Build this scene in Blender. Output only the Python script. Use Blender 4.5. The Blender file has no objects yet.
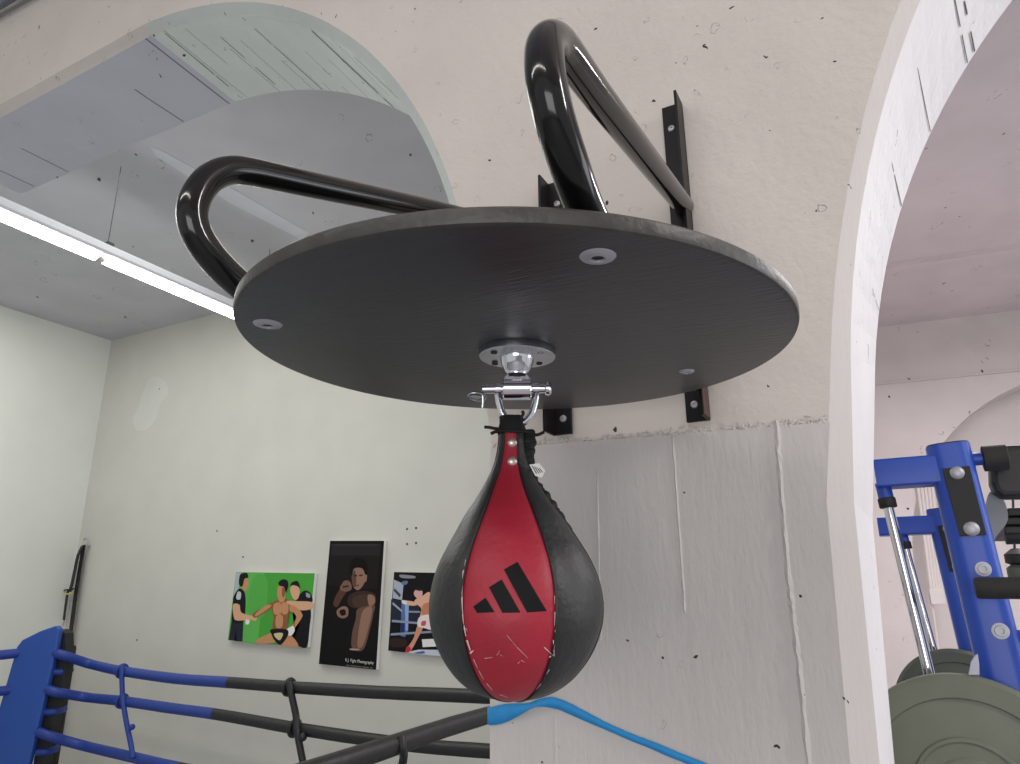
import bpy, bmesh, math, random
import numpy as np
from mathutils import Vector, Matrix, noise

random.seed(4)
S = bpy.context.scene
COL = S.collection
EYE = 1.55                                  # camera height above the floor

# ------------------------------------------------------------------ camera
F = 715.0                                   # focal length in pixels of a 1020 px wide frame
PITCH, YAW, ROLL = math.radians(16.6), math.radians(27.9), math.radians(-0.4)
fw = np.array([-math.sin(YAW) * math.cos(PITCH), math.cos(YAW) * math.cos(PITCH), math.sin(PITCH)])
r0 = np.array([math.cos(YAW), math.sin(YAW), 0.0])
u0 = np.cross(r0, fw)
RT = math.cos(ROLL) * r0 + math.sin(ROLL) * u0
UP = math.cos(ROLL) * u0 - math.sin(ROLL) * r0
cam_data = bpy.data.cameras.new('camera')
cam_data.sensor_width = 36.0
cam_data.lens = F / 1020 * 36.0
cam_data.clip_start = 0.02
cam = bpy.data.objects.new('camera', cam_data)
COL.objects.link(cam)
m = Matrix(((RT[0], UP[0], -fw[0], 0), (RT[1], UP[1], -fw[1], 0), (RT[2], UP[2], -fw[2], EYE), (0, 0, 0, 1)))
cam.matrix_world = m
S.camera = cam

# ------------------------------------------------------------------ world, lamps, exposure
S.view_settings.view_transform = 'Standard'
S.view_settings.look = 'None'
S.view_settings.exposure = -0.13
S.view_settings.gamma = 1.0
S.view_settings.use_curve_mapping = False
W = bpy.data.worlds.new('daylight')
S.world = W
W.use_nodes = True
W.node_tree.nodes['Background'].inputs[0].default_value = (0.93, 0.96, 1.0, 1)
W.node_tree.nodes['Background'].inputs[1].default_value = 0.62


def lamp(name, loc, target, size, size_y, power, color=(1, 1, 1)):
    d = bpy.data.lights.new(name, 'AREA')
    d.shape = 'RECTANGLE'
    d.size, d.size_y, d.energy, d.color = size, size_y, power, color
    o = bpy.data.objects.new(name, d)
    COL.objects.link(o)
    o.location = loc
    o.rotation_euler = (Vector(target) - Vector(loc)).to_track_quat('-Z', 'Y').to_euler()
    return o


# ceiling tube rows of the near room (behind and right of the camera) and of the two rooms beyond the arches
lamp('ceiling_tube_row', (-1.2, -1.8, 3.8), (-1.0, -0.9, 0), 4.0, 0.10, 42, (1.0, 0.95, 0.92))
lamp('ceiling_tube_row', (2.7, 0.55, 3.3), (-0.3, 1.0, 1.6), 0.10, 1.2, 42, (1.0, 0.95, 0.92))
lamp('ceiling_tube_row', (-4.2, 2.3, 3.9), (-4.2, 2.3, 0), 3.6, 1.2, 52, (1.0, 1.0, 0.94))  # one broad added panel standing for several unseen tubes, spreads light evenly
lamp('ceiling_tube_row', (1.6, 4.2, 3.6), (1.6, 4.2, 0), 2.4, 0.12, 150, (1.0, 0.96, 0.97))
lamp('unseen_area_light', (0.9, -3.5, 1.45), (-0.5, 1.0, 1.7), 2.6, 1.7, 60, (1.0, 0.97, 0.95))  # added frontal fill behind the camera, brightens the pier under the board
lamp('unseen_area_light', (3.6, 2.6, 2.0), (0.0, 2.4, 1.8), 1.6, 1.8, 30, (0.95, 0.97, 1.0))  # big window to the right, lighting the white jamb


# ------------------------------------------------------------------ helpers
def ray(x, y):
    return fw + RT * (x - 510) / F + UP * (382 - y) / F


def at(x, y, Y):
    """point of the vertical plane y = Y seen at picture position x, y"""
    r = ray(x, y)
    r = r * Y / r[1]
    return Vector((r[0], r[1], r[2] + EYE))


def atp(x, y, p, n):
    """point of the plane through p with normal n"""
    r = Vector(ray(x, y))
    e = Vector((0, 0, EYE))
    return e + r * ((Vector(p) - e).dot(Vector(n)) / r.dot(Vector(n)))


def lin(c):
    return tuple(((v / 255) / 12.92 if v / 255 <= 0.04045 else ((v / 255 + 0.055) / 1.055) ** 2.4) for v in c) + (1.0,)


MATS = {}


def mat(name, rgb, rough=0.6, metal=0.0, vary=0.0, scale=8.0, bump=0.0, bscale=40.0, coat=0.0, spec=0.5, emit=None, stretch=None, trans=0.0):
    M = bpy.data.materials.new(name)
    M.use_nodes = True
    nt = M.node_tree
    b = nt.nodes['Principled BSDF']
    b.inputs['Base Color'].default_value = lin(rgb)
    b.inputs['Roughness'].default_value = rough
    b.inputs['Metallic'].default_value = metal
    b.inputs['Coat Weight'].default_value = coat
    b.inputs['Coat Roughness'].default_value = 0.08
    b.inputs['Specular IOR Level'].default_value = spec
    b.inputs['Transmission Weight'].default_value = trans
    if emit:
        b.inputs['Emission Color'].default_value = lin(rgb)
        b.inputs['Emission Strength'].default_value = emit
    tc = nt.nodes.new('ShaderNodeTexCoord')
    mp = nt.nodes.new('ShaderNodeMapping')
    nt.links.new(tc.outputs['Object'], mp.inputs[0])
    if stretch:
        mp.inputs['Scale'].default_value = stretch
    if vary:
        n = nt.nodes.new('ShaderNodeTexNoise')
        n.inputs['Scale'].default_value = scale
        n.inputs['Detail'].default_value = 6
        nt.links.new(mp.outputs[0], n.inputs['Vector'])
        rp = nt.nodes.new('ShaderNodeValToRGB')
        c = lin(rgb)
        rp.color_ramp.elements[0].position = 0.3
        rp.color_ramp.elements[1].position = 0.7
        rp.color_ramp.elements[0].color = tuple(v * (1 - vary) for v in c[:3]) + (1,)
        rp.color_ramp.elements[1].color = tuple(min(1, v * (1 + vary)) for v in c[:3]) + (1,)
        nt.links.new(n.outputs['Fac'], rp.inputs[0])
        nt.links.new(rp.outputs[0], b.inputs['Base Color'])
    if bump:
        n2 = nt.nodes.new('ShaderNodeTexNoise')
        n2.inputs['Scale'].default_value = bscale
        n2.inputs['Detail'].default_value = 5
        nt.links.new(mp.outputs[0], n2.inputs['Vector'])
        bp = nt.nodes.new('ShaderNodeBump')
        bp.inputs['Strength'].default_value = bump
        bp.inputs['Distance'].default_value = 0.01
        nt.links.new(n2.outputs['Fac'], bp.inputs['Height'])
        nt.links.new(bp.outputs[0], b.inputs['Normal'])
    MATS[name] = M
    return M


def concrete(name, rgb, grain=(1, 1, 1), bump=0.25, pits=0.0, lines=None, vary=0.05):
    """painted concrete: blotches, trowel bump, pits that show dark, optional formwork lines along an axis"""
    M = mat(name, rgb, rough=0.75, vary=vary, scale=3.0, spec=0.25)
    nt = M.node_tree
    b = nt.nodes['Principled BSDF']
    tc = nt.nodes.new('ShaderNodeTexCoord')
    mp = nt.nodes.new('ShaderNodeMapping')
    mp.inputs['Scale'].default_value = grain
    nt.links.new(tc.outputs['Object'], mp.inputs[0])
    n1 = nt.nodes.new('ShaderNodeTexNoise'); n1.inputs['Scale'].default_value = 9; n1.inputs['Detail'].default_value = 8; n1.inputs['Roughness'].default_value = 0.65
    n2 = nt.nodes.new('ShaderNodeTexNoise'); n2.inputs['Scale'].default_value = 70; n2.inputs['Detail'].default_value = 4
    nt.links.new(mp.outputs[0], n1.inputs['Vector']); nt.links.new(mp.outputs[0], n2.inputs['Vector'])
    add = nt.nodes.new('ShaderNodeMath'); add.operation = 'MULTIPLY_ADD'
    add.inputs[1].default_value = 0.16
    nt.links.new(n2.outputs['Fac'], add.inputs[0]); nt.links.new(n1.outputs['Fac'], add.inputs[2])
    height = add.outputs[0]
    # flat coordinates of the painted face, whichever way it is turned
    fs = nt.nodes.new('ShaderNodeSeparateXYZ'); nt.links.new(tc.outputs['Object'], fs.inputs[0])
    fa = nt.nodes.new('ShaderNodeMath'); fa.operation = 'MULTIPLY_ADD'; fa.inputs[1].default_value = 0.6
    nt.links.new(fs.outputs[1], fa.inputs[0]); nt.links.new(fs.outputs[0], fa.inputs[2])
    fb = nt.nodes.new('ShaderNodeMath'); fb.operation = 'MULTIPLY_ADD'; fb.inputs[1].default_value = 0.8
    nt.links.new(fs.outputs[1], fb.inputs[0]); nt.links.new(fs.outputs[2], fb.inputs[2])
    flat = nt.nodes.new('ShaderNodeCombineXYZ')
    nt.links.new(fa.outputs[0], flat.inputs[0]); nt.links.new(fb.outputs[0], flat.inputs[1])
    col = b.inputs['Base Color'].links[0].from_socket
    if pits:
        dn = nt.nodes.new('ShaderNodeTexNoise'); dn.inputs['Scale'].default_value = 38; dn.inputs['Detail'].default_value = 3
        nt.links.new(tc.outputs['Object'], dn.inputs['Vector'])
        mxv = nt.nodes.new('ShaderNodeMixRGB'); mxv.blend_type = 'ADD'; mxv.inputs['Fac'].default_value = 0.035
        nt.links.new(flat.outputs[0], mxv.inputs['Color1']); nt.links.new(dn.outputs['Color'], mxv.inputs['Color2'])
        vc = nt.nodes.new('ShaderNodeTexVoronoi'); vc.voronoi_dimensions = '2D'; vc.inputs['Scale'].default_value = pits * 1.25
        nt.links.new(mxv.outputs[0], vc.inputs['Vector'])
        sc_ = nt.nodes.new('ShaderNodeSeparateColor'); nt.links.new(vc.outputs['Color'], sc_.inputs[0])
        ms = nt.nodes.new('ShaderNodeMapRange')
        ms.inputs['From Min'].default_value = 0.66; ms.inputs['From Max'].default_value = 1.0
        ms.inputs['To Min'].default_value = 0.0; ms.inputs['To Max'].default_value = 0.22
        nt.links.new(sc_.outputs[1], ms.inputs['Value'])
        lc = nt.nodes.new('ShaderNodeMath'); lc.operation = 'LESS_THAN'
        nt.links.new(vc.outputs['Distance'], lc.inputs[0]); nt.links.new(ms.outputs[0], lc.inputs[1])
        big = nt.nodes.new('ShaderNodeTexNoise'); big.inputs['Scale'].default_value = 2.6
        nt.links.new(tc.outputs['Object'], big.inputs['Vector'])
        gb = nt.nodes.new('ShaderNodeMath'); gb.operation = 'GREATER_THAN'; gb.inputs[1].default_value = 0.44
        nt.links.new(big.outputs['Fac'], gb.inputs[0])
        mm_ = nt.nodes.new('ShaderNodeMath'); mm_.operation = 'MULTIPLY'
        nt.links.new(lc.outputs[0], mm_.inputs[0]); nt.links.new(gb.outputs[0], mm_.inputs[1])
        sb = nt.nodes.new('ShaderNodeMath'); sb.operation = 'MULTIPLY_ADD'; sb.inputs[1].default_value = -0.7
        nt.links.new(mm_.outputs[0], sb.inputs[0]); nt.links.new(height, sb.inputs[2])
        height = sb.outputs[0]
        # edge shade of each paint chip, painted in as a darker rim
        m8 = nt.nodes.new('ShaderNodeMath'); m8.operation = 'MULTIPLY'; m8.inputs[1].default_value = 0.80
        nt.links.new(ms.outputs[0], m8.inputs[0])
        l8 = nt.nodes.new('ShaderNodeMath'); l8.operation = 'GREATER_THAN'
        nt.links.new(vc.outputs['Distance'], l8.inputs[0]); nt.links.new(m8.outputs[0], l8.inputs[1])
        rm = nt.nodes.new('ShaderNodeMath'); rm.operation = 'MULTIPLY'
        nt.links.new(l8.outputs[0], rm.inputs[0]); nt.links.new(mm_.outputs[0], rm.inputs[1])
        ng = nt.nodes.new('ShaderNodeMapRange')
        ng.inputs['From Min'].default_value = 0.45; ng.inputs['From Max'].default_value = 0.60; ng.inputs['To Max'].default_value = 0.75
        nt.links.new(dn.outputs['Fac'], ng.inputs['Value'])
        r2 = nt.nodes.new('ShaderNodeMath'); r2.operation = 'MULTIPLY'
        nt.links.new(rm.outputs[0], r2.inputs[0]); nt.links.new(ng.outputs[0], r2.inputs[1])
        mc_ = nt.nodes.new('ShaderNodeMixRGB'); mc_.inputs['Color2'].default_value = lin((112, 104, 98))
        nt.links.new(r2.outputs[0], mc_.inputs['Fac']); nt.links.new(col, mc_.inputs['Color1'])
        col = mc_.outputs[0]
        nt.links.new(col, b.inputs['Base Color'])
    if pits:
        v = nt.nodes.new('ShaderNodeTexVoronoi'); v.inputs['Scale'].default_value = pits
        v.voronoi_dimensions = '2D'
        nt.links.new(mxv.outputs[0], v.inputs['Vector'])
        sep = nt.nodes.new('ShaderNodeSeparateColor')
        nt.links.new(v.outputs['Color'], sep.inputs[0])
        sz = nt.nodes.new('ShaderNodeMapRange')
        sz.inputs['From Min'].default_value = 0.84; sz.inputs['From Max'].default_value = 1.0
        sz.inputs['To Min'].default_value = 0.0; sz.inputs['To Max'].default_value = 0.066
        nt.links.new(sep.outputs[0], sz.inputs['Value'])
        lt = nt.nodes.new('ShaderNodeMath'); lt.operation = 'LESS_THAN'
        nt.links.new(v.outputs['Distance'], lt.inputs[0]); nt.links.new(sz.outputs[0], lt.inputs[1])
        mx = nt.nodes.new('ShaderNodeMixRGB')
        mx.inputs['Color2'].default_value = lin((70, 62, 56))
        nt.links.new(lt.outputs[0], mx.inputs['Fac']); nt.links.new(col, mx.inputs['Color1'])
        nt.links.new(mx.outputs[0], b.inputs['Base Color'])
        col = mx.outputs[0]
        sub = nt.nodes.new('ShaderNodeMath'); sub.operation = 'MULTIPLY_ADD'; sub.inputs[1].default_value = -0.5
        nt.links.new(lt.outputs[0], sub.inputs[0]); nt.links.new(height, sub.inputs[2])
        height = sub.outputs[0]
    if lines:
        axis, scale, dark = lines
        sp = nt.nodes.new('ShaderNodeSeparateXYZ'); nt.links.new(tc.outputs['Object'], sp.inputs[0])
        nz = nt.nodes.new('ShaderNodeTexNoise'); nz.inputs['Scale'].default_value = 2.5
        nt.links.new(tc.outputs['Object'], nz.inputs['Vector'])
        a = nt.nodes.new('ShaderNodeMath'); a.operation = 'MULTIPLY'; a.inputs[1].default_value = scale
        nt.links.new(sp.outputs[axis], a.inputs[0])
        fr = nt.nodes.new('ShaderNodeMath'); fr.operation = 'FRACT'; nt.links.new(a.outputs[0], fr.inputs[0])
        l2 = nt.nodes.new('ShaderNodeMath'); l2.operation = 'LESS_THAN'; l2.inputs[1].default_value = 0.028
        nt.links.new(fr.outputs[0], l2.inputs[0])
        gt = nt.nodes.new('ShaderNodeMath'); gt.operation = 'GREATER_THAN'; gt.inputs[1].default_value = 0.52
        nt.links.new(nz.outputs['Fac'], gt.inputs[0])
        ml = nt.nodes.new('ShaderNodeMath'); ml.operation = 'MULTIPLY'
        nt.links.new(l2.outputs[0], ml.inputs[0]); nt.links.new(gt.outputs[0], ml.inputs[1])
        mx = nt.nodes.new('ShaderNodeMixRGB'); mx.inputs['Color2'].default_value = lin(dark)
        nt.links.new(ml.outputs[0], mx.inputs['Fac']); nt.links.new(col, mx.inputs['Color1'])
        nt.links.new(mx.outputs[0], b.inputs['Base Color'])
        sub = nt.nodes.new('ShaderNodeMath'); sub.operation = 'MULTIPLY_ADD'; sub.inputs[1].default_value = -0.3
        nt.links.new(l2.outputs[0], sub.inputs[0]); nt.links.new(height, sub.inputs[2])
        height = sub.outputs[0]
    bp = nt.nodes.new('ShaderNodeBump')
    bp.inputs['Strength'].default_value = bump
    bp.inputs['Distance'].default_value = 0.012
    nt.links.new(height, bp.inputs['Height'])
    nt.links.new(bp.outputs[0], b.inputs['Normal'])
    return M


def link(name, bm, m, parent=None, smooth=False, bevel=0.0, auto=True):
    me = bpy.data.meshes.new(name)
    bmesh.ops.recalc_face_normals(bm, faces=bm.faces)
    bm.to_mesh(me)
    bm.free()
    o = bpy.data.objects.new(name, me)
    COL.objects.link(o)
    for k in (m if isinstance(m, (list, tuple)) else [m]):
        me.materials.append(k)
    if smooth:
        me.polygons.foreach_set('use_smooth', [True] * len(me.polygons))
        if auto:
            me.set_sharp_from_angle(angle=math.radians(38))
    if bevel:
        bv = o.modifiers.new('bevel', 'BEVEL')
        bv.width = bevel; bv.segments = 3; bv.limit_method = 'ANGLE'
        bv.angle_limit = math.radians(40)
    if parent:
        o.parent = parent
        o.matrix_parent_inverse = Matrix.Translation(parent.location).inverted()
    return o


def thing(name, label, cat, loc, group=None):
    o = bpy.data.objects.new(name, None)
    COL.objects.link(o)
    o.location = loc
    o.empty_display_size = 0.1
    return tag(o, label, cat, group)


def tag(o, label=None, cat=None, group=None, kind=None):
    if label: o['label'] = label
    if cat: o['category'] = cat
    if group: o['group'] = group
    if kind: o['kind'] = kind
    return o


def structure(name, bm, m, label=None, **k):
    o = link(name, bm, m, **k)
    return tag(o, label, None, None, 'structure')


def box(bm, lo, hi, mtx=None):
    v = [bm.verts.new((x, y, z)) for x in (lo[0], hi[0]) for y in (lo[1], hi[1]) for z in (lo[2], hi[2])]
    for q in ((0, 1, 3, 2), (4, 6, 7, 5), (0, 4, 5, 1), (2, 3, 7, 6), (0, 2, 6, 4), (1, 5, 7, 3)):
        bm.faces.new([v[i] for i in q])
    if mtx is not None:
        bmesh.ops.transform(bm, matrix=mtx, verts=v)
    return v


def spline(pts, n=8, closed=False):
    P = [Vector(p) for p in pts]
    out = []
    N = len(P)
    for i in range(N if closed else N - 1):
        if closed:
            a, b, c, d = P[i - 1], P[i], P[(i + 1) % N], P[(i + 2) % N]
        else:
            b, c = P[i], P[i + 1]
            a = P[i - 1] if i else b * 2 - c
            d = P[i + 2] if i + 2 < N else c * 2 - b
        for k in range(n):
            t = k / n
            out.append(0.5 * ((2 * b) + (c - a) * t + (2 * a - 5 * b + 4 * c - d) * t * t + (3 * b - a - 3 * c + d) * t ** 3))
    if not closed:
        out.append(P[-1])
    return out


def tube(bm, pts, r, n=16, cap=True, closed=False, flat=1.0):
    P = [Vector(p) for p in pts]
    N = len(P)
    rs = r if isinstance(r, (list, tuple)) else [r] * N
    T = []
    for i in range(N):
        if closed:
            t = P[(i + 1) % N] - P[i - 1]
        else:
            t = P[min(i + 1, N - 1)] - P[max(i - 1, 0)]
        T.append(t.normalized())
    ref = Vector((0, 0, 1)) if abs(T[0].z) < 0.9 else Vector((1, 0, 0))
    nrm = (ref - T[0] * ref.dot(T[0])).normalized()
    rings = []
    for i in range(N):
        if i:
            nrm = (nrm - T[i] * nrm.dot(T[i])).normalized()
        bi = T[i].cross(nrm)
        rings.append([bm.verts.new(P[i] + (nrm * math.cos(2 * math.pi * k / n) + bi * math.sin(2 * math.pi * k / n) * flat) * rs[i]) for k in range(n)])
    for i in range(N if closed else N - 1):
        A, B = rings[i], rings[(i + 1) % N]
        for k in range(n):
            bm.faces.new((A[k], A[(k + 1) % n], B[(k + 1) % n], B[k]))
    if cap and not closed:
        bm.faces.new(rings[0][::-1]); bm.faces.new(rings[-1])
    return rings


def lathe(bm, prof, n=48, mtx=None):
    """prof: list of (radius, z); a radius of 0 closes with a point"""
    rings = []
    allv = []
    for r, z in prof:
        if r <= 1e-6:
            v = bm.verts.new((0, 0, z)); rings.append([v]); allv.append(v)
        else:
            R_ = [bm.verts.new((r * math.cos(2 * math.pi * k / n), r * math.sin(2 * math.pi * k / n), z)) for k in range(n)]
            rings.append(R_); allv += R_
    for A, B in zip(rings, rings[1:]):
        for k in range(n):
            k2 = (k + 1) % n
            if len(A) == 1 and len(B) == 1: continue
            if len(A) == 1: bm.faces.new((A[0], B[k], B[k2]))
            elif len(B) == 1: bm.faces.new((A[k], B[0], A[k2]))
            else: bm.faces.new((A[k], A[k2], B[k2], B[k]))
    if mtx is not None:
        bmesh.ops.transform(bm, matrix=mtx, verts=allv)
    return allv


def basis(z, x=None):
    """matrix whose local z looks along z"""
    z = Vector(z).normalized()
    x = Vector(x) if x is not None else (Vector((1, 0, 0)) if abs(z.x) < 0.9 else Vector((0, 1, 0)))
    x = (x - z * x.dot(z)).normalized()
    y = z.cross(x)
    return Matrix(((x.x, y.x, z.x, 0), (x.y, y.y, z.y, 0), (x.z, y.z, z.z, 0), (0, 0, 0, 1)))


def frame(o, z, x=None):
    return Matrix.Translation(o) @ basis(z, x)


def prism(bm, outline, d):
    """solid from a planar outline pushed along the vector d"""
    A = [bm.verts.new(p) for p in outline]
    B = [bm.verts.new(Vector(p) + Vector(d)) for p in outline]
    bm.faces.new(A); bm.faces.new(B[::-1])
    for i in range(len(A)):
        j = (i + 1) % len(A)
        bm.faces.new((A[i], B[i], B[j], A[j]))


def BM():
    return bmesh.new()


# ------------------------------------------------------------------ materials
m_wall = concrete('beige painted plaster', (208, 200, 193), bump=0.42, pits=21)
m_pier = concrete('grey white painted concrete', (200, 195, 192), grain=(2.5, 2.5, 0.6), bump=0.28, pits=21)
m_jamb = concrete('white painted jamb', (222, 219, 221), grain=(1, 1, 0.6), bump=0.6, pits=20)
m_fill = concrete('pale wall filler', (211, 211, 204), bump=0.5)
m_crack = mat('dark joint', (74, 72, 70), 0.9)
m_chamfer = concrete('pale green white chamfer', (200, 206, 202), bump=0.5, pits=22)
m_arch = concrete('pale board marked soffit', (230, 237, 231), grain=(3, 0.5, 3), bump=0.4, pits=14, lines=(0, 13.0, (150, 154, 150)))
m_soffit = concrete('grey board marked beam', (208, 208, 217), grain=(2, 0.6, 1), bump=0.3, pits=10, lines=(0, 4.3, (130, 130, 136)))
m_back = concrete('smooth back wall paint', (205, 204, 196), bump=0.06, vary=0.03)
m_left = concrete('smooth left wall paint', (222, 224, 217), bump=0.05, vary=0.02)
m_ceil_pink = concrete('pinkish concrete ceiling', (216, 205, 208), bump=0.12, vary=0.05, pits=5)
m_ceil = concrete('grey concrete ceiling', (192, 192, 197), bump=0.12, vary=0.05, pits=5)
m_patch = mat('pale ceiling patch', (205, 207, 214), 0.8, vary=0.05, scale=5)
m_far = concrete('far wall paint', (216, 207, 205), grain=(1, 1, 2), bump=0.2, vary=0.05, pits=5)
m_floor = mat('grey gym floor', (150, 150, 152), 0.6, vary=0.1, scale=6)
m_pipe = mat('blue grey pipe paint', (95, 100, 115), 0.45)
m_black_steel = mat('gloss black tube paint', (12, 11, 12), 0.14, coat=0.25, spec=0.35)
m_bracket = mat('black bracket paint', (24, 22, 24), 0.4, vary=0.25, scale=20, spec=0.2)
m_rust = mat('bare brown steel edge', (98, 72, 66), 0.55, metal=0.3, vary=0.3, scale=30)
m_board = mat('matt black board face', (38, 38, 43), 0.38, vary=0.16, scale=7, bump=0.12, bscale=30, stretch=(1.2, 9, 1), spec=0.75)
m_rim = mat('worn black board edge', (60, 58, 54), 0.42, vary=0.22, scale=45, bump=0.12, bscale=120)
m_zinc = mat('zinc bolt', (176, 176, 184), 0.48, metal=0.6)
m_dark = mat('dark recess', (18, 18, 20), 0.6)
m_chrome = mat('chrome', (225, 225, 232), 0.07, metal=1.0)
m_brushed = mat('brushed steel', (190, 192, 198), 0.24, metal=1.0)
m_red = mat('red leather', (156, 29, 48), 0.5, vary=0.10, scale=14, bump=0.10, bscale=160)
m_bagblack = mat('black leather', (36, 37, 37), 0.46, vary=0.14, scale=12, bump=0.12, bscale=150)
m_piping = mat('black seam piping', (17, 16, 17), 0.5)
m_logo = mat('black print', (14, 13, 15), 0.6, spec=0.2)
m_wear = mat('worn pale leather', (212, 190, 182), 0.8)
m_lace = mat('black lace cord', (14, 14, 15), 0.7)
m_rivet = mat('dull nickel rivet', (205, 190, 182), 0.32, metal=0.7)
m_label = mat('white woven tag', (232, 230, 228), 0.8)
m_ink = mat('dark ink', (60, 58, 60), 0.8)
m_band = mat('blue elastic webbing', (36, 140, 205), 0.55, vary=0.06, scale=60, bump=0.15, bscale=400)
m_blue_vinyl = mat('blue vinyl', (36, 78, 158), 0.42, bump=0.06, bscale=60)
m_blue_rope = mat('blue rope sleeve', (30, 58, 138), 0.5, vary=0.08, scale=20, bump=0.25, bscale=30)
m_black_rope = mat('black rope sleeve', (27, 26, 27), 0.5, vary=0.12, scale=20, bump=0.25, bscale=30)
m_blue_paint = mat('blue powder coat', (38, 76, 178), 0.36, bump=0.04, bscale=300)
m_mat = mat('pale grey ring canvas', (176, 180, 186), 0.7)
m_greysteel = mat('grey satin paint', (120, 122, 124), 0.45, metal=0.2)
m_rubber = mat('black rubber', (24, 24, 25), 0.6, bump=0.08, bscale=200)
m_grip = mat('dark foam grip', (40, 38, 37), 0.75, bump=0.2, bscale=300)
m_pad = mat('black vinyl pad', (33, 31, 30), 0.5, bump=0.05, bscale=80)
m_plate = mat('olive grey rubber plate', (110, 114, 100), 0.6, vary=0.10, scale=10, bump=0.05, bscale=120)
m_plate_dark = mat('dark olive rubber plate', (84, 90, 80), 0.6, vary=0.10, scale=10)
m_conduit = mat('pale painted conduit', (220, 212, 210), 0.6)
m_white_edge = mat('white canvas edge', (238, 238, 234), 0.7)
m_housing = mat('white lamp housing', (190, 191, 197), 0.4)
m_glow = mat('lit fluorescent tube', (255, 255, 250), 0.4, emit=18.0)
m_yellow = mat('yellow green tape', (215, 220, 90), 0.6)
m_clear = mat('frosted clear plastic', (215, 218, 232), 0.25, trans=0.6)

# ------------------------------------------------------------------ the setting
YW, YB, YF = 1.06, 1.09, 1.42              # wall face, chamfer line and far face of the arched wall
ZC = EYE + 2.40                            # ceiling
YR = 3.973                                 # back wall of the ring room
XL = -6.49                                 # left wall


def arch_line(cL, cR, soff, pier_l, pier_r, rfoot, spring):
    """open outline (x, z) of one layer of the arched wall, left to right"""
    P = [(XL, 5.0), (XL, EYE + 2.2), (-3.13, EYE + 2.2 + .001), (-3.129, soff), (-2.4, soff)]
    cx, cz, R_ = cL
    a0 = math.acos(max(-1, min(1, (-1.83 - cx) / R_)))
    n = 40
    for i in range(n + 1):
        a = a0 * (1 - i / n) + math.radians(2) * (i / n)
        P.append((cx + R_ * math.cos(a), EYE + cz + R_ * math.sin(a)))
    P += [(pier_l, EYE + cz - 0.1), (pier_l + 0.001, 0.0)]
    cx, cz, R_ = cR
    P += [(rfoot, 0.0), (pier_r, EYE + 0.12)]
    aa = math.asin((spring - cz) / R_)
    for i in range(2 * n + 1):
        a = math.pi - aa - (math.pi - aa - math.radians(4)) * i / (2 * n)
        P.append((cx + R_ * math.cos(a), EYE + cz + R_ * math.sin(a)))
    P += [(cx + R_, EYE + 0.12), (cx + R_ + 0.001, 0.0), (cx + R_ + 0.8, 0.0)]
    return P


L1 = arch_line((-1.951, .369, 1.327), (1.8277, .047, 1.8955), EYE + 1.69, -0.600, -0.078, -0.145, .30)
L2 = arch_line((-1.958, .377, 1.304), (1.600, .130, 1.635), EYE + 1.672, -0.600, -0.046, -0.115, .32)
L3 = arch_line((-1.978, .287, 1.379), (1.302, .193, 1.311), EYE + 1.672, -0.600, -0.035, -0.178, .40)
bm = BM()
rows = []
for L, y in ((L1, YW), (L2, YB), (L3, YF)):
    rows.append([bm.verts.new((x, y, min(z, ZC))) for x, z in L])
ns = len(L1)
ia, ib = 5, 5 + 41                          # soffit | left arch | pier
topF = [bm.verts.new((v.co.x, YW, ZC + 0.02)) for v in rows[0]]
for i in range(ns - 1):
    x0 = (L1[i][0] + L1[i + 1][0]) / 2
    for a, b in ((0, 1), (1, 2)):
        try:
            f = bm.faces.new((rows[a][i], rows[a][i + 1], rows[b][i + 1], rows[b][i]))
        except ValueError:
            continue
        if i < ia: f.material_index = 3 if a else 0
        elif i < ib: f.material_index = 2 if a else 5
        elif i < ib + 2: f.material_index = 1
        else: f.material_index = 4 if a else 1
    if i >= 1 and abs(L1[i + 1][0] - L1[i][0]) > 1e-5:
        f = bm.faces.new((rows[0][i], rows[0][i + 1], topF[i + 1], topF[i]))
        f.material_index = 0
# the pier is formwork concrete below the rough impost line: cut the front there
bmesh.ops.recalc_face_normals(bm, faces=bm.faces)
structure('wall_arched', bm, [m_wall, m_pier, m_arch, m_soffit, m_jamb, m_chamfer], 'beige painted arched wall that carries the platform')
# shuttering joints that run through the right jamb, and through the left arch's soffit
bm = BM()
for (cA, cB, zs_, side_, w) in [((1.600, .130, 1.635), (1.302, .193, 1.311), z, -1, w) for z, w in ((.70, .0013), (.84, .0010), (.965, .0012), (.985, .0016), (.50, .0007))]:
    q = []
    for (cx, cz, R_), y in ((cA, YB + .02), (cB, YF - .01)):
        row = []
        for dz in (-w, w):
            z = zs_ + dz
            x = cx + side_ * math.sqrt(R_ * R_ - (z - cz) ** 2)
            row.append(Vector((x - side_ * .0012, y, EYE + z)))
        q.append(row)
    N_ = 24
    for i in range(N_):
        t0, t1 = i / N_, (i + 1) / N_
        if noise.noise(Vector((i * .35, zs_ * 50, 0))) < -0.22: continue
        bm.faces.new([bm.verts.new(p) for p in (q[0][0].lerp(q[1][0], t0), q[0][0].lerp(q[1][0], t1), q[0][1].lerp(q[1][1], t1), q[0][1].lerp(q[1][1], t0))])
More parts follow.
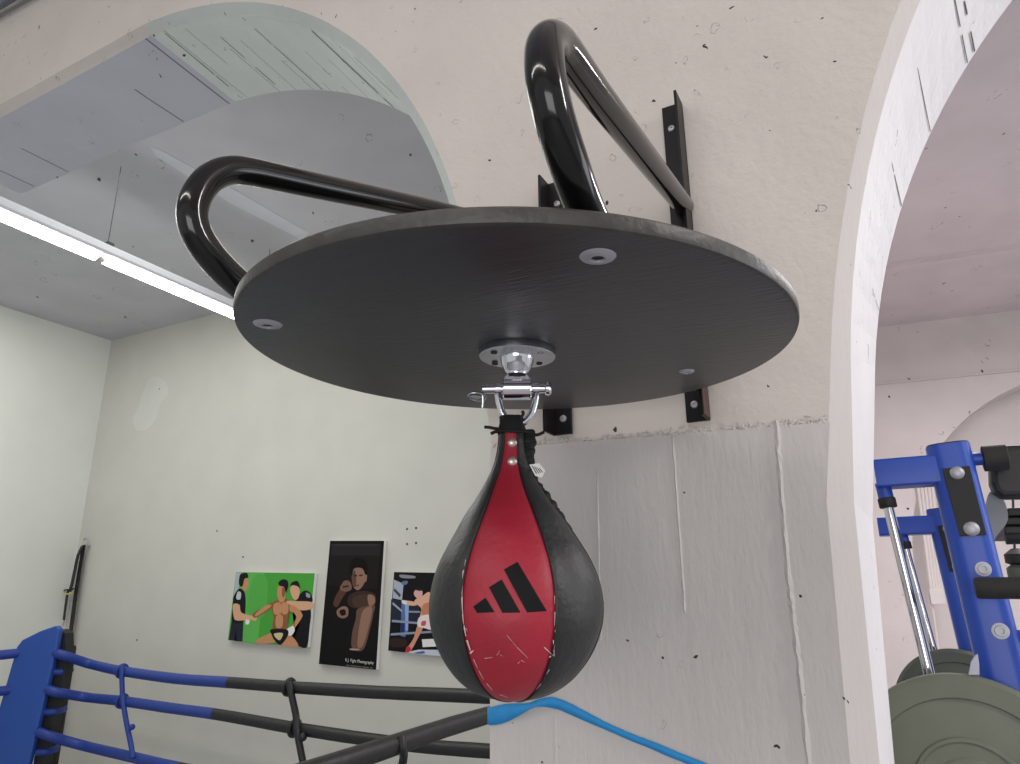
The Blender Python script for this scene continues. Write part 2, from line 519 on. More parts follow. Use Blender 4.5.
for a_deg, w, lo_, hi_ in ((52, .0035, 0, 1), (45, .0030, .1, .7), (39, .0026, .05, .4), (33, .0040, .05, .9), (31, .0022, .3, 1), (66, .0014, 0, 1), (74, .0012, .2, .9), (82, .0014, 0, .8)):
    q = []
    for (cx, cz, R_), y in (((-1.958, .377, 1.304), YB + .01), ((-1.978, .287, 1.379), YF - .005)):
        z = cz + 0
        row = []
        for d in (-w, w):
            a = math.radians(a_deg) + d / R_
            row.append(Vector((cx + (R_ - .0012) * math.cos(a), y, EYE + cz + (R_ - .0012) * math.sin(a))))
        q.append(row)
    N_ = 30
    for i in range(N_):
        t0, t1 = i / N_, (i + 1) / N_
        if t0 < lo_ or t1 > hi_ + .02 or noise.noise(Vector((i * .3, a_deg * 7.1, 0))) < -0.25: continue
        bm.faces.new([bm.verts.new(p) for p in (q[0][0].lerp(q[1][0], t0), q[0][0].lerp(q[1][0], t1), q[0][1].lerp(q[1][1], t1), q[0][1].lerp(q[1][1], t0))])
structure('trim_4', bm, m_crack, 'thin dark shuttering joints in the arch soffits')
# left-hand stretch of the same wall, up to the room's corner
# pier skin: rough formwork concrete 2 mm proud below the impost, with a ragged upper edge
bm = BM()
nx_ = 240
low, mid_, topv, lip = [], [], [], []
for i in range(nx_ + 1):
    t = i / nx_
    x0, xm, x1 = -0.599 + t * (0.599 - 0.146), -0.599 + t * (0.599 - 0.079), -0.599 + t * (0.599 - 0.0605)
    z = EYE + 0.242 - 0.016 * t + 0.0022 * noise.noise(Vector((t * 30, 0, 0))) + .0012 * noise.noise(Vector((t * 120, 3, 0)))
    low.append(bm.verts.new((x0, YW - 0.003, 0.0)))
    mid_.append(bm.verts.new((xm, YW - 0.003, EYE + .12)))
    topv.append(bm.verts.new((x1, YW - 0.003, z)))
    lip.append(bm.verts.new((x1, YW + .001, z + 0.003)))
for i in range(nx_):
    bm.faces.new((low[i], low[i + 1], mid_[i + 1], mid_[i]))
    bm.faces.new((mid_[i], mid_[i + 1], topv[i + 1], topv[i]))
    bm.faces.new((topv[i], topv[i + 1], lip[i + 1], lip[i]))
# crumbly mortar along the impost line
for i in range(420):
    t = random.random()
    if random.random() > (0.95 if t > .5 else .45): continue
    c = Vector((-0.60 + t * 0.535, YW - .002, EYE + 0.245 - .016 * t + random.gauss(0, .0035)))
    r = random.uniform(.0012, .0034)
    bmesh.ops.create_icosphere(bm, subdivisions=1, radius=r, matrix=Matrix.Translation(c) @ Matrix.Rotation(random.random() * 3, 4, 'Y') @ Matrix.Diagonal((random.uniform(.8, 2.2), .55, .7, 1)))
# raised mortar beads left by the shuttering boards
for pxs, w in ((((776.4, 421), (782, 500), (790, 590), (797, 650), (809, 762)), 0.0042), (((672.8, 437), (677, 500), (682, 570), (685, 612)), 0.0022), (((597, 470), (599, 560), (601, 640)), 0.0016), (((555, 705), (556, 764)), 0.0012)):
    pts = [at(x, y, YW - 0.003) for x, y in pxs]
    if w > 0.003:
        pts.append(pts[-1] + (pts[-1] - pts[-2]) * 3)
    pts = spline(pts, 10)
    L = [bm.verts.new(p + Vector((-w * (0.7 + .6 * random.random()), 0, 0))) for p in pts]
    C_ = [bm.verts.new(p + Vector((random.uniform(-.3, .3) * w, -w * 0.9 * (0.6 + .8 * random.random()), 0))) for p in pts]
    R_ = [bm.verts.new(p + Vector((w * (0.7 + .6 * random.random()), 0, 0))) for p in pts]
    for i in range(len(pts) - 1):
        bm.faces.new((L[i], L[i + 1], C_[i + 1], C_[i])); bm.faces.new((C_[i], C_[i + 1], R_[i + 1], R_[i]))
structure('trim_pier', bm, m_pier, 'grey formwork concrete face of the pier below the platform')

bm = BM(); box(bm, (XL - 0.2, -4.0, -0.1), (4.2, 9.0, 0.0)); structure('floor', bm, m_floor)
bm = BM(); box(bm, (XL - 0.2, -4.0, ZC), (-0.4, 9.0, ZC + 0.15)); structure('ceiling', bm, m_ceil)
bm = BM(); box(bm, (-0.4, -4.0, ZC), (4.2, 9.0, ZC + 0.15)); structure('ceiling', bm, m_ceil_pink)
bm = BM(); box(bm, (XL - 0.2, -4.0, 0), (XL, YR + 0.1, ZC)); structure('wall_left', bm, m_left)
bm = BM(); box(bm, (XL, YR, 0), (-0.35, YR + 0.2, ZC)); structure('wall_back', bm, m_back)
bm = BM(); box(bm, (-0.5, YR + 0.2, 0), (-0.35, 7.4, ZC)); structure('wall_partition', bm, m_far)
# pale filled chase along the ceiling
bm = BM()
A = [atp(x, y, (0, 0, ZC - 0.003), (0, 0, 1)) for x, y in ((150, 147), (160, 150), (240, 193), (309, 233), (302, 240), (230, 203), (156, 156))]
prism(bm, A, (0, 0, 0.004))
structure('trim_1', bm, m_patch, 'pale filled strip along the grey ceiling')
# rough filler patch on the back wall and dark screw holes above the prints
bm = BM()
for k, px_ in enumerate((((150, 378), (158, 377), (166, 384), (168, 394), (161, 403), (157, 418), (148, 429), (137, 430), (133, 419), (138, 408), (143, 392)), ((156, 384), (165, 386), (166, 394), (159, 399), (154, 394)))):
    q = spline([at(x, y, YR - .0015 - .0015 * k) for x, y in px_], 4, closed=True)
    prism(bm, q, (0, .004, 0))
structure('trim_5', bm, m_fill, 'pale filler patch on the back wall')
bm = BM()
for x, y in ((159.5, 389), (217, 531), (243, 557), (407, 529), (416, 528), (407, 544), (416, 543), (137, 640)):
    lathe(bm, [(.008, 0), (.006, .002), (0, .002)], 10, frame(at(x, y, YR - .002), (0, -1, 0)))
structure('trim_6', bm, m_crack, 'small dark screw holes in the back wall')
# far wall of the right-hand room, turned 7 degrees, with an arched recess
ang = math.radians(7)
fo, fx, fn = Vector((0.28, 7.13, 0)), Vector((math.cos(ang), math.sin(ang), 0)), Vector((-math.sin(ang), math.cos(ang), 0))


def far(x, y, d=0.0):
    return atp(x, y, fo - fn * d, fn)


def far_uz(x, y):
    p = far(x, y)
    return (p - fo).dot(fx), p.z


arc = [far_uz(x, y) for x, y in ((941, 446), (955, 430), (975, 411), (1000, 394), (1020, 385))]
# circle through three of them
(x1, z1), (x2, z2), (x3, z3) = arc[0], arc[2], arc[4]
Am = np.array([[2 * x1, 2 * z1, 1], [2 * x2, 2 * z2, 1], [2 * x3, 2 * z3, 1]])
sx, sz, sc = np.linalg.solve(Am, np.array([x1 * x1 + z1 * z1, x2 * x2 + z2 * z2, x3 * x3 + z3 * z3]))
sr = math.sqrt(sc + sx * sx + sz * sz)
bm = BM()


def fp(u, z, d=0.0):
    return fo + fx * u + fn * d + Vector((0, 0, z))


n = 40
zbase = 0.0
fr, bk, tp = [], [], []
for i in range(n + 1):
    a = math.pi - math.pi * i / n
    u, z = sx + sr * math.cos(a), sz + sr * math.sin(a)
    fr.append(bm.verts.new(fp(u, z))); bk.append(bm.verts.new(fp(u, z, 0.35))); tp.append(bm.verts.new(fp(u, ZC)))
for i in range(n):
    bm.faces.new((fr[i], fr[i + 1], bk[i + 1], bk[i])); bm.faces.new((fr[i], tp[i], tp[i + 1], fr[i + 1]))
for e, s in ((0, -1), (n, 1)):
    u = sx + s * sr
    f0, b0 = bm.verts.new(fp(u, 0)), bm.verts.new(fp(u, 0, .35))
    bm.faces.new((fr[e], bk[e], b0, f0))
    uo = -1.2 if s < 0 else 4.0
    bm.faces.new((fr[e], f0, bm.verts.new(fp(uo, 0)), bm.verts.new(fp(uo, fr[e].co.z)), ))
    bm.faces.new((fr[e], tp[e], bm.verts.new(fp(uo, ZC)), bm.verts.new(fp(uo, fr[e].co.z))))
bm.faces.new([bm.verts.new(fp(u, z, .35)) for u, z in ((-1.2, 0), (4, 0), (4, ZC), (-1.2, ZC))])
structure('wall_far', bm, m_far, 'pale far wall with an arched recess beyond the right arch')
# shallow downstand beams where that room's ceiling meets the far wall
for name, p0, p1, dz, y0 in (('trim_2', (898, 321), (885, 262), 0.05, 0),):
    u0_, zz = 0, 0
    a = atp(898, 321, (0, 0, ZC), (0, 0, 1)); b = atp(885, 264, (0, 0, ZC), (0, 0, 1))
    dd = (a - b).dot(fn)
    bm = BM()
    prism(bm, [fp(-1.2, ZC, 0.02), fp(4, ZC, 0.02), fp(4, ZC, -dd), fp(-1.2, ZC, -dd)], (0, 0, -0.035))
    structure(name, bm, m_ceil_pink, 'pale shallow beam across the ceiling at the far wall')
zb = far(880, 385).z
bm = BM()
prism(bm, [fp(-1.2, zb, 0.0), fp(4, zb, 0.0), fp(4, zb, -0.03), fp(-1.2, zb, -0.03)], (0, 0, 0.012))
structure('trim_3', bm, m_far, 'thin shadowed ledge line along the far wall')

# ------------------------------------------------------------------ speed ball platform
C = Vector((-0.3576, 0.6883, EYE + 0.2696))
TX, TY = -0.03, 0.01
N = Vector((-TX, -TY, 1)).normalized()
plat = thing('speed_ball_platform', 'round black wall-mounted speed ball platform with two bent tube arms', 'speed ball platform', C)
RB, TB = 0.3042, 0.0155
bm = BM()
lathe(bm, [(0, 0), (RB * .5, 0), (RB - 0.004, 0), (RB - 0.001, 0.0012), (RB, 0.004), (RB, TB - 0.003), (RB - 0.003, TB), (RB * .5, TB), (0, TB)], 160, frame(C, N, (1, 0, 0)))
bm.faces.ensure_lookup_table()
for f in bm.faces:
    c = f.calc_center_median() - C
    if (c - N * c.dot(N)).length > RB - 0.0035:
        f.material_index = 1
board = link('board', bm, [m_board, m_rim], plat, smooth=True)
board['label'] = 'round matt black board with a worn grey edge'


def onboard(dx, dy, h=0.0):
    return C + Vector((dx, dy, TX * dx + TY * dy)) + N * h


for k, (dx, dy, r) in enumerate(((0.175, -0.190, 0.0150), (-0.193, -0.189, 0.0150), (0.154, 0.168, 0.0095), (-0.156, 0.172, 0.0095))):
    p = onboard(dx, dy)
    bm = BM()
    M4 = frame(p, -N, (1, 0, 0))
    lathe(bm, [(0, 0.0002), (r * .36, 0.0002), (r * .36, 0.0016), (r * .42, 0.0028), (r * .62, 0.0026), (r * .95, 0.0010), (r, 0.0)], 32, M4)
    b = link('bolt', bm, m_zinc, plat, smooth=True)
    b['label'] = 'silver countersunk bolt head'
    bm = BM()
    lathe(bm, [(0, 0.0009), (r * .35, 0.0009)], 6, M4)
    s = link('hex_socket', bm, m_dark, b)
    s.matrix_parent_inverse = Matrix.Identity(4)
# tube arms
for sgn, xw, xb, zw, zl in ((1, -0.232, -0.188, 0.606, 0.2965), (-1, -0.483, -0.585, 0.613, 0.3075)):
    sl = 0.275 if sgn > 0 else 0.260
    zt = zw - 0.560 * sl                    # upper straight ends here, at y = 0.49
    hh = (zt - zl) / 2
    zm = (zt + zl) / 2
    path = [(1.050, zw)] + [(1.050 - k * .07, zw - k * .07 * sl) for k in range(1, 9)]
    for a in range(75, -91, -15):
        ca, sa = math.cos(math.radians(a)), math.sin(math.radians(a))
        path.append((0.487 - 0.073 * ca + (0.025 if sgn > 0 else 0.050) * min(0, sa) ** 2, zm + hh * sa - 0.002 * (1 + sa)))
    path += [(0.56, zl), (0.62, zl), (0.70, zl), (0.80, zl), (0.90, zl + .001), (1.01, zl + .002)]
    pts = []
    for y, z in path:
        x = xb + (xw - xb) * (y - 0.50) / (1.045 - 0.50)
        if sgn > 0:
            z += 0.003 * max(0, min(1, (z - zl - .02) / 0.10)) * max(0, min(1, (.8 - y) / 0.3))
            x -= 0.0095 * max(0, min(1, (z - zl - .02) / 0.10)) * max(0, min(1, (1.05 - y) / 0.5))
        else:
            y += 0.017 * max(0, min(1, (0.78 - y) / 0.28))
        pts.append((x, y, EYE + z))
    bm = BM(); tube(bm, spline(pts, 4), 0.0158, 28)
    a = link('tube_arm', bm, m_black_steel, plat, smooth=True)
    a['label'] = 'gloss black bent tube arm on the %s' % ('right' if sgn > 0 else 'left')
# wall brackets: angle irons
for sgn, xo in ((1, -0.2215), (-1, -0.4780)):
    zt, zb_ = EYE + (0.803 if sgn > 0 else 0.72), EYE + (0.247 if sgn > 0 else 0.251)
    bm = BM()
    xi = xo - sgn * 0.0345
    box(bm, (min(xo, xi), YW - 0.0105, zb_), (max(xo, xi), YW - 0.005, zt))
    box(bm, (min(xo, xo - sgn * .0045), YW - 0.046, zb_), (max(xo, xo - sgn * .0045), YW - 0.005, zt))
    b = link('wall_bracket', bm, m_bracket, plat, bevel=0.0008)
    b['label'] = 'black angle iron bracket under the %s tube arm' % ('right' if sgn > 0 else 'left')
    bm = BM()
    xe = xo + sgn * 0.0006
    box(bm, (min(xe, xo), YW - 0.044, zb_ + 0.002), (max(xe, xo), YW - 0.006, zb_ + 0.048))
    e = link('bare_edge', bm, m_rust, b); e.matrix_parent_inverse = Matrix.Identity(4)
    for z in (zt - 0.046, zb_ + 0.026):
        bm = BM()
        lathe(bm, [(0, .0010), (.0022, .0010), (.0024, .003), (.0050, .0026), (.0062, 0.0)], 20, frame((xo - sgn * 0.0205, YW - 0.0105, z), (0, -1, 0)))
        s = link('wall_screw', bm, m_zinc, b, smooth=True); s.matrix_parent_inverse = Matrix.Identity(4)

# ------------------------------------------------------------------ swivel under the board
AX = Vector((C.x, C.y, 0))
PW = Vector((0, 0, EYE))


def ax(y, dy=0.0):
    """height on the bag's axis of picture row y"""
    return at(515, y, AX.y).z


zp = C.z
vr = Vector((r0[0], r0[1], 0)).normalized()          # the pin lies across the view
CS = C + vr * 0.0026
sw = thing('ball_swivel', 'chrome swivel with shackle under the black board', 'swivel', (C.x, C.y, zp))
bm = BM()
M4 = frame(CS, -N, (1, 0, 0))
lathe(bm, [(0, 0), (.0432, 0), (.0438, .0012), (.0438, .0086), (.043, .0096), (0, .0096)], 64, M4)
fl = link('flange', bm, m_brushed, sw, smooth=True)
fl['label'] = 'round steel flange plate'
for k in range(4):
    a = YAW + math.radians(38 if k == 0 else 142 if k == 1 else 218 if k == 2 else 322)
    p = CS + Vector((math.cos(a) * .033, math.sin(a) * .033, 0)) - N * .0096
    bm = BM()
    lathe(bm, [(0, .0006), (.0016, .0008), (.0034, .0012), (.0040, 0.0)], 16, frame(p, -N))
    s = link('flange_screw', bm, m_dark, fl, smooth=True); s.matrix_parent_inverse = Matrix.Identity(4)
bm = BM()
lathe(bm, [(.0198, .0094), (.0198, .0112), (.0186, .0135), (.0180, .0175), (.0140, .025), (.0118, .029), (.0118, .0305), (0, .0305)], 40, M4)
link('bell', bm, m_chrome, sw, smooth=True)
bm = BM()
lathe(bm, [(.0098, .0300), (.0098, .0345), (0, .0345)], 32, M4)
link('swivel_neck', bm, m_dark, sw, smooth=True)
zpin = ax(389)
vr = Vector((r0[0], r0[1], 0)).normalized()          # pin lies across the view
vr = (vr + Vector((0, 0, 0.0))).normalized()
O = Vector((AX.x, AX.y, zpin)) + vr * 0.0018
bm = BM(); tube(bm, [O - vr * .0158, O - vr * .015, O + vr * .015, O + vr * .0158], [.0118, .0126, .0126, .0118], 32)
box(bm, (-.0135, -.0085, 0), (.0135, .0085, .0125), frame(O, (0, 0, 1), vr))
link('barrel', bm, m_chrome, sw, smooth=True)
bm = BM()
tube(bm, [O - vr * .0395, O - vr * .0385, O + vr * .031, O + vr * .0315], [.0042, .0052, .0052, .0052], 20)
tube(bm, [O + vr * .0312, O + vr * .0325, O + vr * .036, O + vr * .0385, O + vr * .0395], [.0052, .0076, .008, .006, .002], 24)
link('pin', bm, m_chrome, sw, smooth=True)
bm = BM()
rc = O - vr * .045 + Vector((0, 0, -.009))
tube(bm, [rc + vr * math.cos(a) * .0095 + Vector((0, 0, math.sin(a) * .0032)) + Vector((0, -1, 0)) * math.sin(a) * .006 for a in [2 * math.pi * i / 24 for i in range(24)]], .0009, 8, closed=True)
tube(bm, spline([O - vr * .036 + Vector((0, 0, .003)), O - vr * .0365 + Vector((0, -.004, -.006)), O - vr * .0368 + Vector((0, -.003, -.015)), O - vr * .038 + Vector((0, -.002, -.022))], 5), .0013, 8)
link('split_ring', bm, m_brushed, sw, smooth=True)
bm = BM()
zs = ax(424)
yo = Vector((0, 0, 1))
sh = [O - vr * .0215 + yo * .004, O - vr * .0215 - yo * .006, O - vr * .0195 - yo * .018, O - vr * .0155 - yo * .030, O - vr * .008 - yo * .0385, O - yo * .041, O + vr * .008 - yo * .0385, O + vr * .0155 - yo * .030, O + vr * .0195 - yo * .018, O + vr * .0215 - yo * .006, O + vr * .0215 + yo * .004]
tube(bm, spline(sh, 6), .0039, 16)
for s_ in (-1, 1):
    tube(bm, [O + vr * s_ * .0185, O + vr * s_ * .0245], .0066, 20)
link('shackle', bm, m_chrome, sw, smooth=True)

# ------------------------------------------------------------------ the speed ball
DEP = lambda z: float(np.dot(np.array([AX.x, AX.y, z - EYE]), fw))
prof_px = [(431, 12.6, 514), (436, 13.0, 514), (446, 13.8, 514), (456, 15.2, 513.6), (466, 17.6, 513.2), (474, 20.8, 513), (483, 25.8, 513), (493, 32, 513.2), (503, 38.5, 513.6), (515, 47.0, 514.2), (528, 55.5, 515), (543, 65.0, 515.5), (560, 74.5, 516), (578, 81.8, 516.3), (595, 85.6, 516.5), (608, 86.6, 516.5), (622, 85.6, 516.5), (637, 82.0, 516.3), (652, 76.0, 516), (666, 67.5, 515.5), (679, 56.5, 515), (689, 43.5, 514.5), (695, 31, 514), (698.5, 18, 514), (700, 8, 514), (700.3, 0, 514)]
prof = []
for y, hw, cx in prof_px:
    z = at(cx, y, AX.y).z
    dd = DEP(z)
    c = Vector((AX.x, AX.y, z)) + vr * ((cx - 518.0) / F * dd)
    prof.append((c, hw / F * dd))
# resample
Zs = np.array([p[0].z for p in prof]); Rs = np.array([p[1] for p in prof])
Cxs = np.array([p[0].x for p in prof]); Cys = np.array([p[0].y for p in prof])
tt = np.linspace(0, len(prof) - 1, 140)


def cr(arr, t):
    P = spline([(float(a), 0, 0) for a in arr], 20)
    xs_ = np.array([p[0] for p in P]); k = np.linspace(0, len(arr) - 1, len(P))
    return np.interp(t, k, xs_)


zz, rr, cxx, cyy = cr(Zs, tt), cr(Rs, tt), cr(Cxs, tt), cr(Cys, tt)
rr = np.maximum(rr, 0); rr[-1] = 0.0
PHI0 = math.atan2(-vr.x, vr.y) + math.pi if False else math.atan2(-(vr.x), vr.y)   # direction from axis to camera below
toward = Vector((vr.y, -vr.x, 0))                     # horizontal unit vector from the axis towards the viewer side


def bagpt(i, ang, off=0.0):
    """row i (float), angle from the viewer direction, positive to the right"""
    z = np.interp(i, range(140), zz); r = np.interp(i, range(140), rr)
    c = Vector((np.interp(i, range(140), cxx), np.interp(i, range(140), cyy), z))
    d = toward * math.cos(ang) + vr * math.sin(ang)
    i2 = min(139, i + 1); i1 = max(0, i - 1)
    dr = np.interp(i2, range(140), rr) - np.interp(i1, range(140), rr); dz_ = np.interp(i2, range(140), zz) - np.interp(i1, range(140), zz)
    nn = (d * (-dz_) + Vector((0, 0, 1)) * dr).normalized()
    return c + d * r + nn * off


VIEW0 = math.asin(0)
seams = [math.radians(a) for a in (-35.5, 24.5, 84.5, 144.5, 204.5, 264.5)]
bag = thing('speed_ball', 'red and black leather speed ball hanging from the chrome swivel', 'speed ball', (C.x, C.y, float(zz[0])))


def seam_shift(i):
    # the neck is turned a little so the red strip slants towards the lace side
    t = np.interp(i, [0, 30, 55, 139], [0.0, 0.0, 0.0, 0.0])
    return float(t)


first = 0
for k in range(6):
    a0, a1 = seams[k], seams[(k + 1) % 6]
    if a1 < a0: a1 += 2 * math.pi
    nA = 18
    bm = BM()
    grid = []
    for i in range(140):
        row = []
        for j in range(nA + 1):
            u = j / nA
            a = a0 + (a1 - a0) * u
            dip = -0.0016 * (math.exp(-(u / 0.045) ** 2) + math.exp(-((1 - u) / 0.045) ** 2)) * min(1, rr[i] / 0.03)
            wr = 0.0009 * noise.noise(Vector((a * 3, zz[i] * 35, 1.3))) * min(1, rr[i] / .05)
            row.append(bm.verts.new(bagpt(i, a, dip + wr)))
        grid.append(row)
    for i in range(139):
        for j in range(nA):
            bm.faces.new((grid[i][j], grid[i][j + 1], grid[i + 1][j + 1], grid[i + 1][j]))
    bmesh.ops.remove_doubles(bm, verts=bm.verts, dist=1e-6)
    o = link('panel', bm, m_red if k == 0 else m_bagblack, bag, smooth=True, auto=False)
    o['label'] = 'red front leather panel' if k == 0 else 'black leather panel'
    if k == 0: red_panel = o
    bm = BM()
    tube(bm, [bagpt(i, seams[k], -0.0002) for i in np.linspace(2, 137, 90)], 0.0011, 8)
    link('piping', bm, m_piping, bag, smooth=True)


def bag_from_px(x, y, off):
    """nearest point of the ball's skin along the line of sight through x, y"""
    rd = Vector(ray(x, y)); e = Vector((0, 0, EYE))
    # solve on rows by marching
    lo = None
    for s in np.linspace(0.55, 0.80, 900):
        p = e + rd * s
        if p.z > zz[0] or p.z < zz[-1]: continue
        i = np.interp(-p.z, -zz, range(140))
        c = Vector((np.interp(i, range(140), cxx), np.interp(i, range(140), cyy), p.z))
        d = p - c
        if math.hypot(d.x, d.y) <= np.interp(i, range(140), rr):
            h = Vector((d.x, d.y, 0))
            a = math.atan2(h.dot(vr), h.dot(toward))
            return bagpt(i, a, off), i, a
    return None


def skin_patch(bm, poly, off=0.0005, nsub=8):
    """polygon (picture positions) laid on the ball's skin as a thin conforming sheet"""
    q = [Vector((x, y, 0)) for x, y in poly]
    if len(q) == 4:
        g = []
        for i in range(nsub + 1):
            row = []
            for j in range(nsub + 1):
                u, v = i / nsub, j / nsub
                p = q[0].lerp(q[1], u).lerp(q[3].lerp(q[2], u), v)
                h = bag_from_px(p.x, p.y, off)
                row.append(bm.verts.new(h[0]) if h else None)
            g.append(row)
        for i in range(nsub):
            for j in range(nsub):
                f = [g[i][j], g[i + 1][j], g[i + 1][j + 1], g[i][j + 1]]
                if None not in f: bm.faces.new(f)


bm = BM()
for poly in ([(473.5, 606.5), (485.7, 597.7), (494.9, 612.2), (477.3, 612.9)], [(489.2, 587.3), (501.8, 579.5), (520.6, 612.6), (502.4, 612.9)], [(503.9, 569.6), (517.5, 562.0), (546.6, 610.9), (526.9, 612.4)]):
    skin_patch(bm, poly)
lg = link('printed_emblem', bm, m_logo, red_panel, smooth=True, auto=False)
lg.matrix_parent_inverse = Matrix.Identity(4)
lg['label'] = 'black emblem of three slanted bars'
bm = BM()
for x0, y0, x1, y1, w in ((463.6, 571, 463.0, 580, 1.3), (462.7, 583, 462.4, 594, 1.0), (462.4, 597, 462.8, 611, 1.4), (463, 614, 464, 624, 1.1), (464.6, 627, 466.4, 636, 1.5), (467, 640, 470.5, 650, 1.3), (466, 560, 465, 566, .6), (553.8, 645, 552, 654, 1.6), (554.3, 596, 554.4, 604, .5), (554.6, 612, 554.2, 626, .6), (474, 659, 478, 668, .7), (479, 670, 484, 679, .6), (487, 683, 493, 690, .7), (500, 694, 508, 697, .6), (549, 669, 545, 676, .6), (541, 683, 536, 689, .6), (521, 660, 525, 662, .5), (497, 655, 500, 650, .4),(507, 635, 517, 647, .35), (517, 647, 528, 658, .5), (485, 658, 493, 657, .6), (544, 647, 553, 655.5, .9), (553, 640, 554, 656, .8), (518, 663, 520, 661, .6), (468, 640, 472, 653, .6), (470.5, 653, 474, 650, 2.0), (549, 657, 553.5, 654, 1.2), (500, 654, 503, 656, .3), (555, 630, 555, 638, .7), (464, 570, 464.3, 577, .6), (462.6, 590, 462.6, 602, .5), (463, 610, 464, 622, .6), (464.5, 625, 466, 634, .8), (466, 628, 468, 631, .8)):
    d = Vector((x1 - x0, y1 - y0, 0)).normalized(); nx, ny = -d.y * w / 2, d.x * w / 2
    skin_patch(bm, [(x0 + nx, y0 + ny), (x1 + nx * .4, y1 + ny * .4), (x1 - nx * .4, y1 - ny * .4), (x0 - nx, y0 - ny)], 0.0006, 3)
o = link('scuff_mark', bm, m_wear, red_panel); o.matrix_parent_inverse = Matrix.Identity(4)
# neck: folded hanging loop, rivets, lacing, loose cord ends, tag
bm = BM()
zt = float(zz[0])
hp = Vector((np.interp(0, range(140), cxx), cyy[0], 0))
loop = []
ring0 = []
for i, (z, w, d) in enumerate(((zt - .004, .0158, .0158), (zt + .001, .0152, .0150), (zt + .009, .0134, .012), (zt + .0150, .0132, .010), (zt + .0167, .0118, .008))):
    ring = []
    for k in range(40):
        a = 2 * math.pi * k / 40
        n_ = 0.0012 * noise.noise(Vector((math.cos(a) * 2, math.sin(a) * 2, z * 120)))
        ca, sa = math.cos(a), math.sin(a)
        ca = math.copysign(abs(ca) ** .7, ca); sa = math.copysign(abs(sa) ** .7, sa)
        ring.append(bm.verts.new(hp + vr * (ca * (w + n_)) + toward * (sa * (d + n_)) + Vector((0, 0, z))))
    if ring0:
        for k in range(40): bm.faces.new((ring0[k], ring0[(k + 1) % 40], ring[(k + 1) % 40], ring[k]))
    ring0 = ring
bm.faces.new(ring0)
lp = link('hanging_loop', bm, m_lace, bag, smooth=True, auto=False)
lp['label'] = 'black folded leather hanging loop'
for y in (442.5, 461.5):
    h = bag_from_px(512.3, y, 0.0004)
    c = h[0]; nrm = (toward * math.cos(h[2]) + vr * math.sin(h[2])).normalized()
    bm = BM()
    lathe(bm, [(0, .0024), (.0025, .0022), (.0045, .0012), (.0052, 0), (.0053, -.0012)], 24, frame(c, nrm))
    rv = link('rivet', bm, m_rivet, bag, smooth=True)
# lace placket on the right of the neck with a wavy edge and zig-zag cord
bm = BM()
pl = [(534, 430, .007), (536, 440, .0085), (534.5, 450, .0085), (534, 460, .008), (533, 470, .0085), (537, 480, .009), (543, 490, .010), (551, 500, .0105), (558, 510, .010), (566, 522, .008), (573, 533, .004)]
pts = []
for x, y, w in pl:
    z = at(516, y, AX.y).z; dd = DEP(z)
    xo_ = (x - 515.5) / F * dd - w
    pts.append((Vector((AX.x, AX.y, z)) + vr * xo_ + toward * (-0.003), w))
path = spline([p for p, _ in pts], 6)
rad = list(np.interp(np.linspace(0, len(pts) - 1, len(path)), range(len(pts)), [w for _, w in pts]))
rad = [r * (1 + .10 * math.sin(i * 1.1)) for i, r in enumerate(rad)]
tube(bm, path, rad, 16)
lac = link('lace_placket', bm, m_lace, bag, smooth=True, auto=False)
lac['label'] = 'bunched black lace placket down the side of the neck'
bm = BM()
for i in range(4, len(path) - 6, 4):
    p, q, r_ = path[i], path[i + 3], rad[i]
    tube(bm, spline([p + toward * r_ * .6 + vr * r_ * .9, p.lerp(q, .5) + toward * r_ * 1.05, q + toward * r_ * .8 - vr * r_ * .8], 4), .0016, 8)
o = link('lace', bm, m_lace, lac, smooth=True); o.matrix_parent_inverse = Matrix.Identity(4)


def axpt(x, y, fwd):
    z = at(516, y, AX.y).z
    return Vector((AX.x, AX.y, z)) + vr * ((x - 515.5) / F * DEP(z)) + toward * fwd


bm = BM()
for px_ in ([(498, 431, .012), (494, 431, .014), (490, 430.3, .015), (484.5, 430, .016)], [(499, 434, .012), (495, 434.5, .014), (491, 436.5, .015)], [(533, 437, .01), (538, 437, .012), (543.5, 434.5, .013)], [(505, 422, .008), (502, 419, .009), (499.5, 420, .009)], [(520, 420, .008), (523, 416, .009), (522, 413, .009)], [(498, 433, .013), (508, 434, .0175), (520, 434.5, .0175), (534, 435, .012)]):
    tube(bm, spline([axpt(*p) for p in px_], 5), 0.0018, 8)
link('cord_end', bm, m_lace, bag, smooth=True)
bm = BM()
tg = [axpt(x, y, .014) for x, y in ((528.5, 467), (538, 465.5), (544, 473), (540.5, 480), (534, 478))]
prism(bm, tg, toward * -.0006)
o = link('care_tag', bm, m_label, bag)
o['label'] = 'small white woven tag'
bm = BM()
for k in range(4):
    a = Vector((531.0 + 2.4 * k, 468 + .9 * k, 0)); b = Vector((535.5 + 2.0 * k, 476 - .4 * k, 0))
    w = .45
    prism(bm, [axpt(a.x - w, a.y, .0142), axpt(a.x + w, a.y, .0142), axpt(b.x + w, b.y, .0142), axpt(b.x - w, b.y, .0142)], toward * .0001)
k = link('tag_print', bm, m_ink, o); k.matrix_parent_inverse = Matrix.Identity(4)

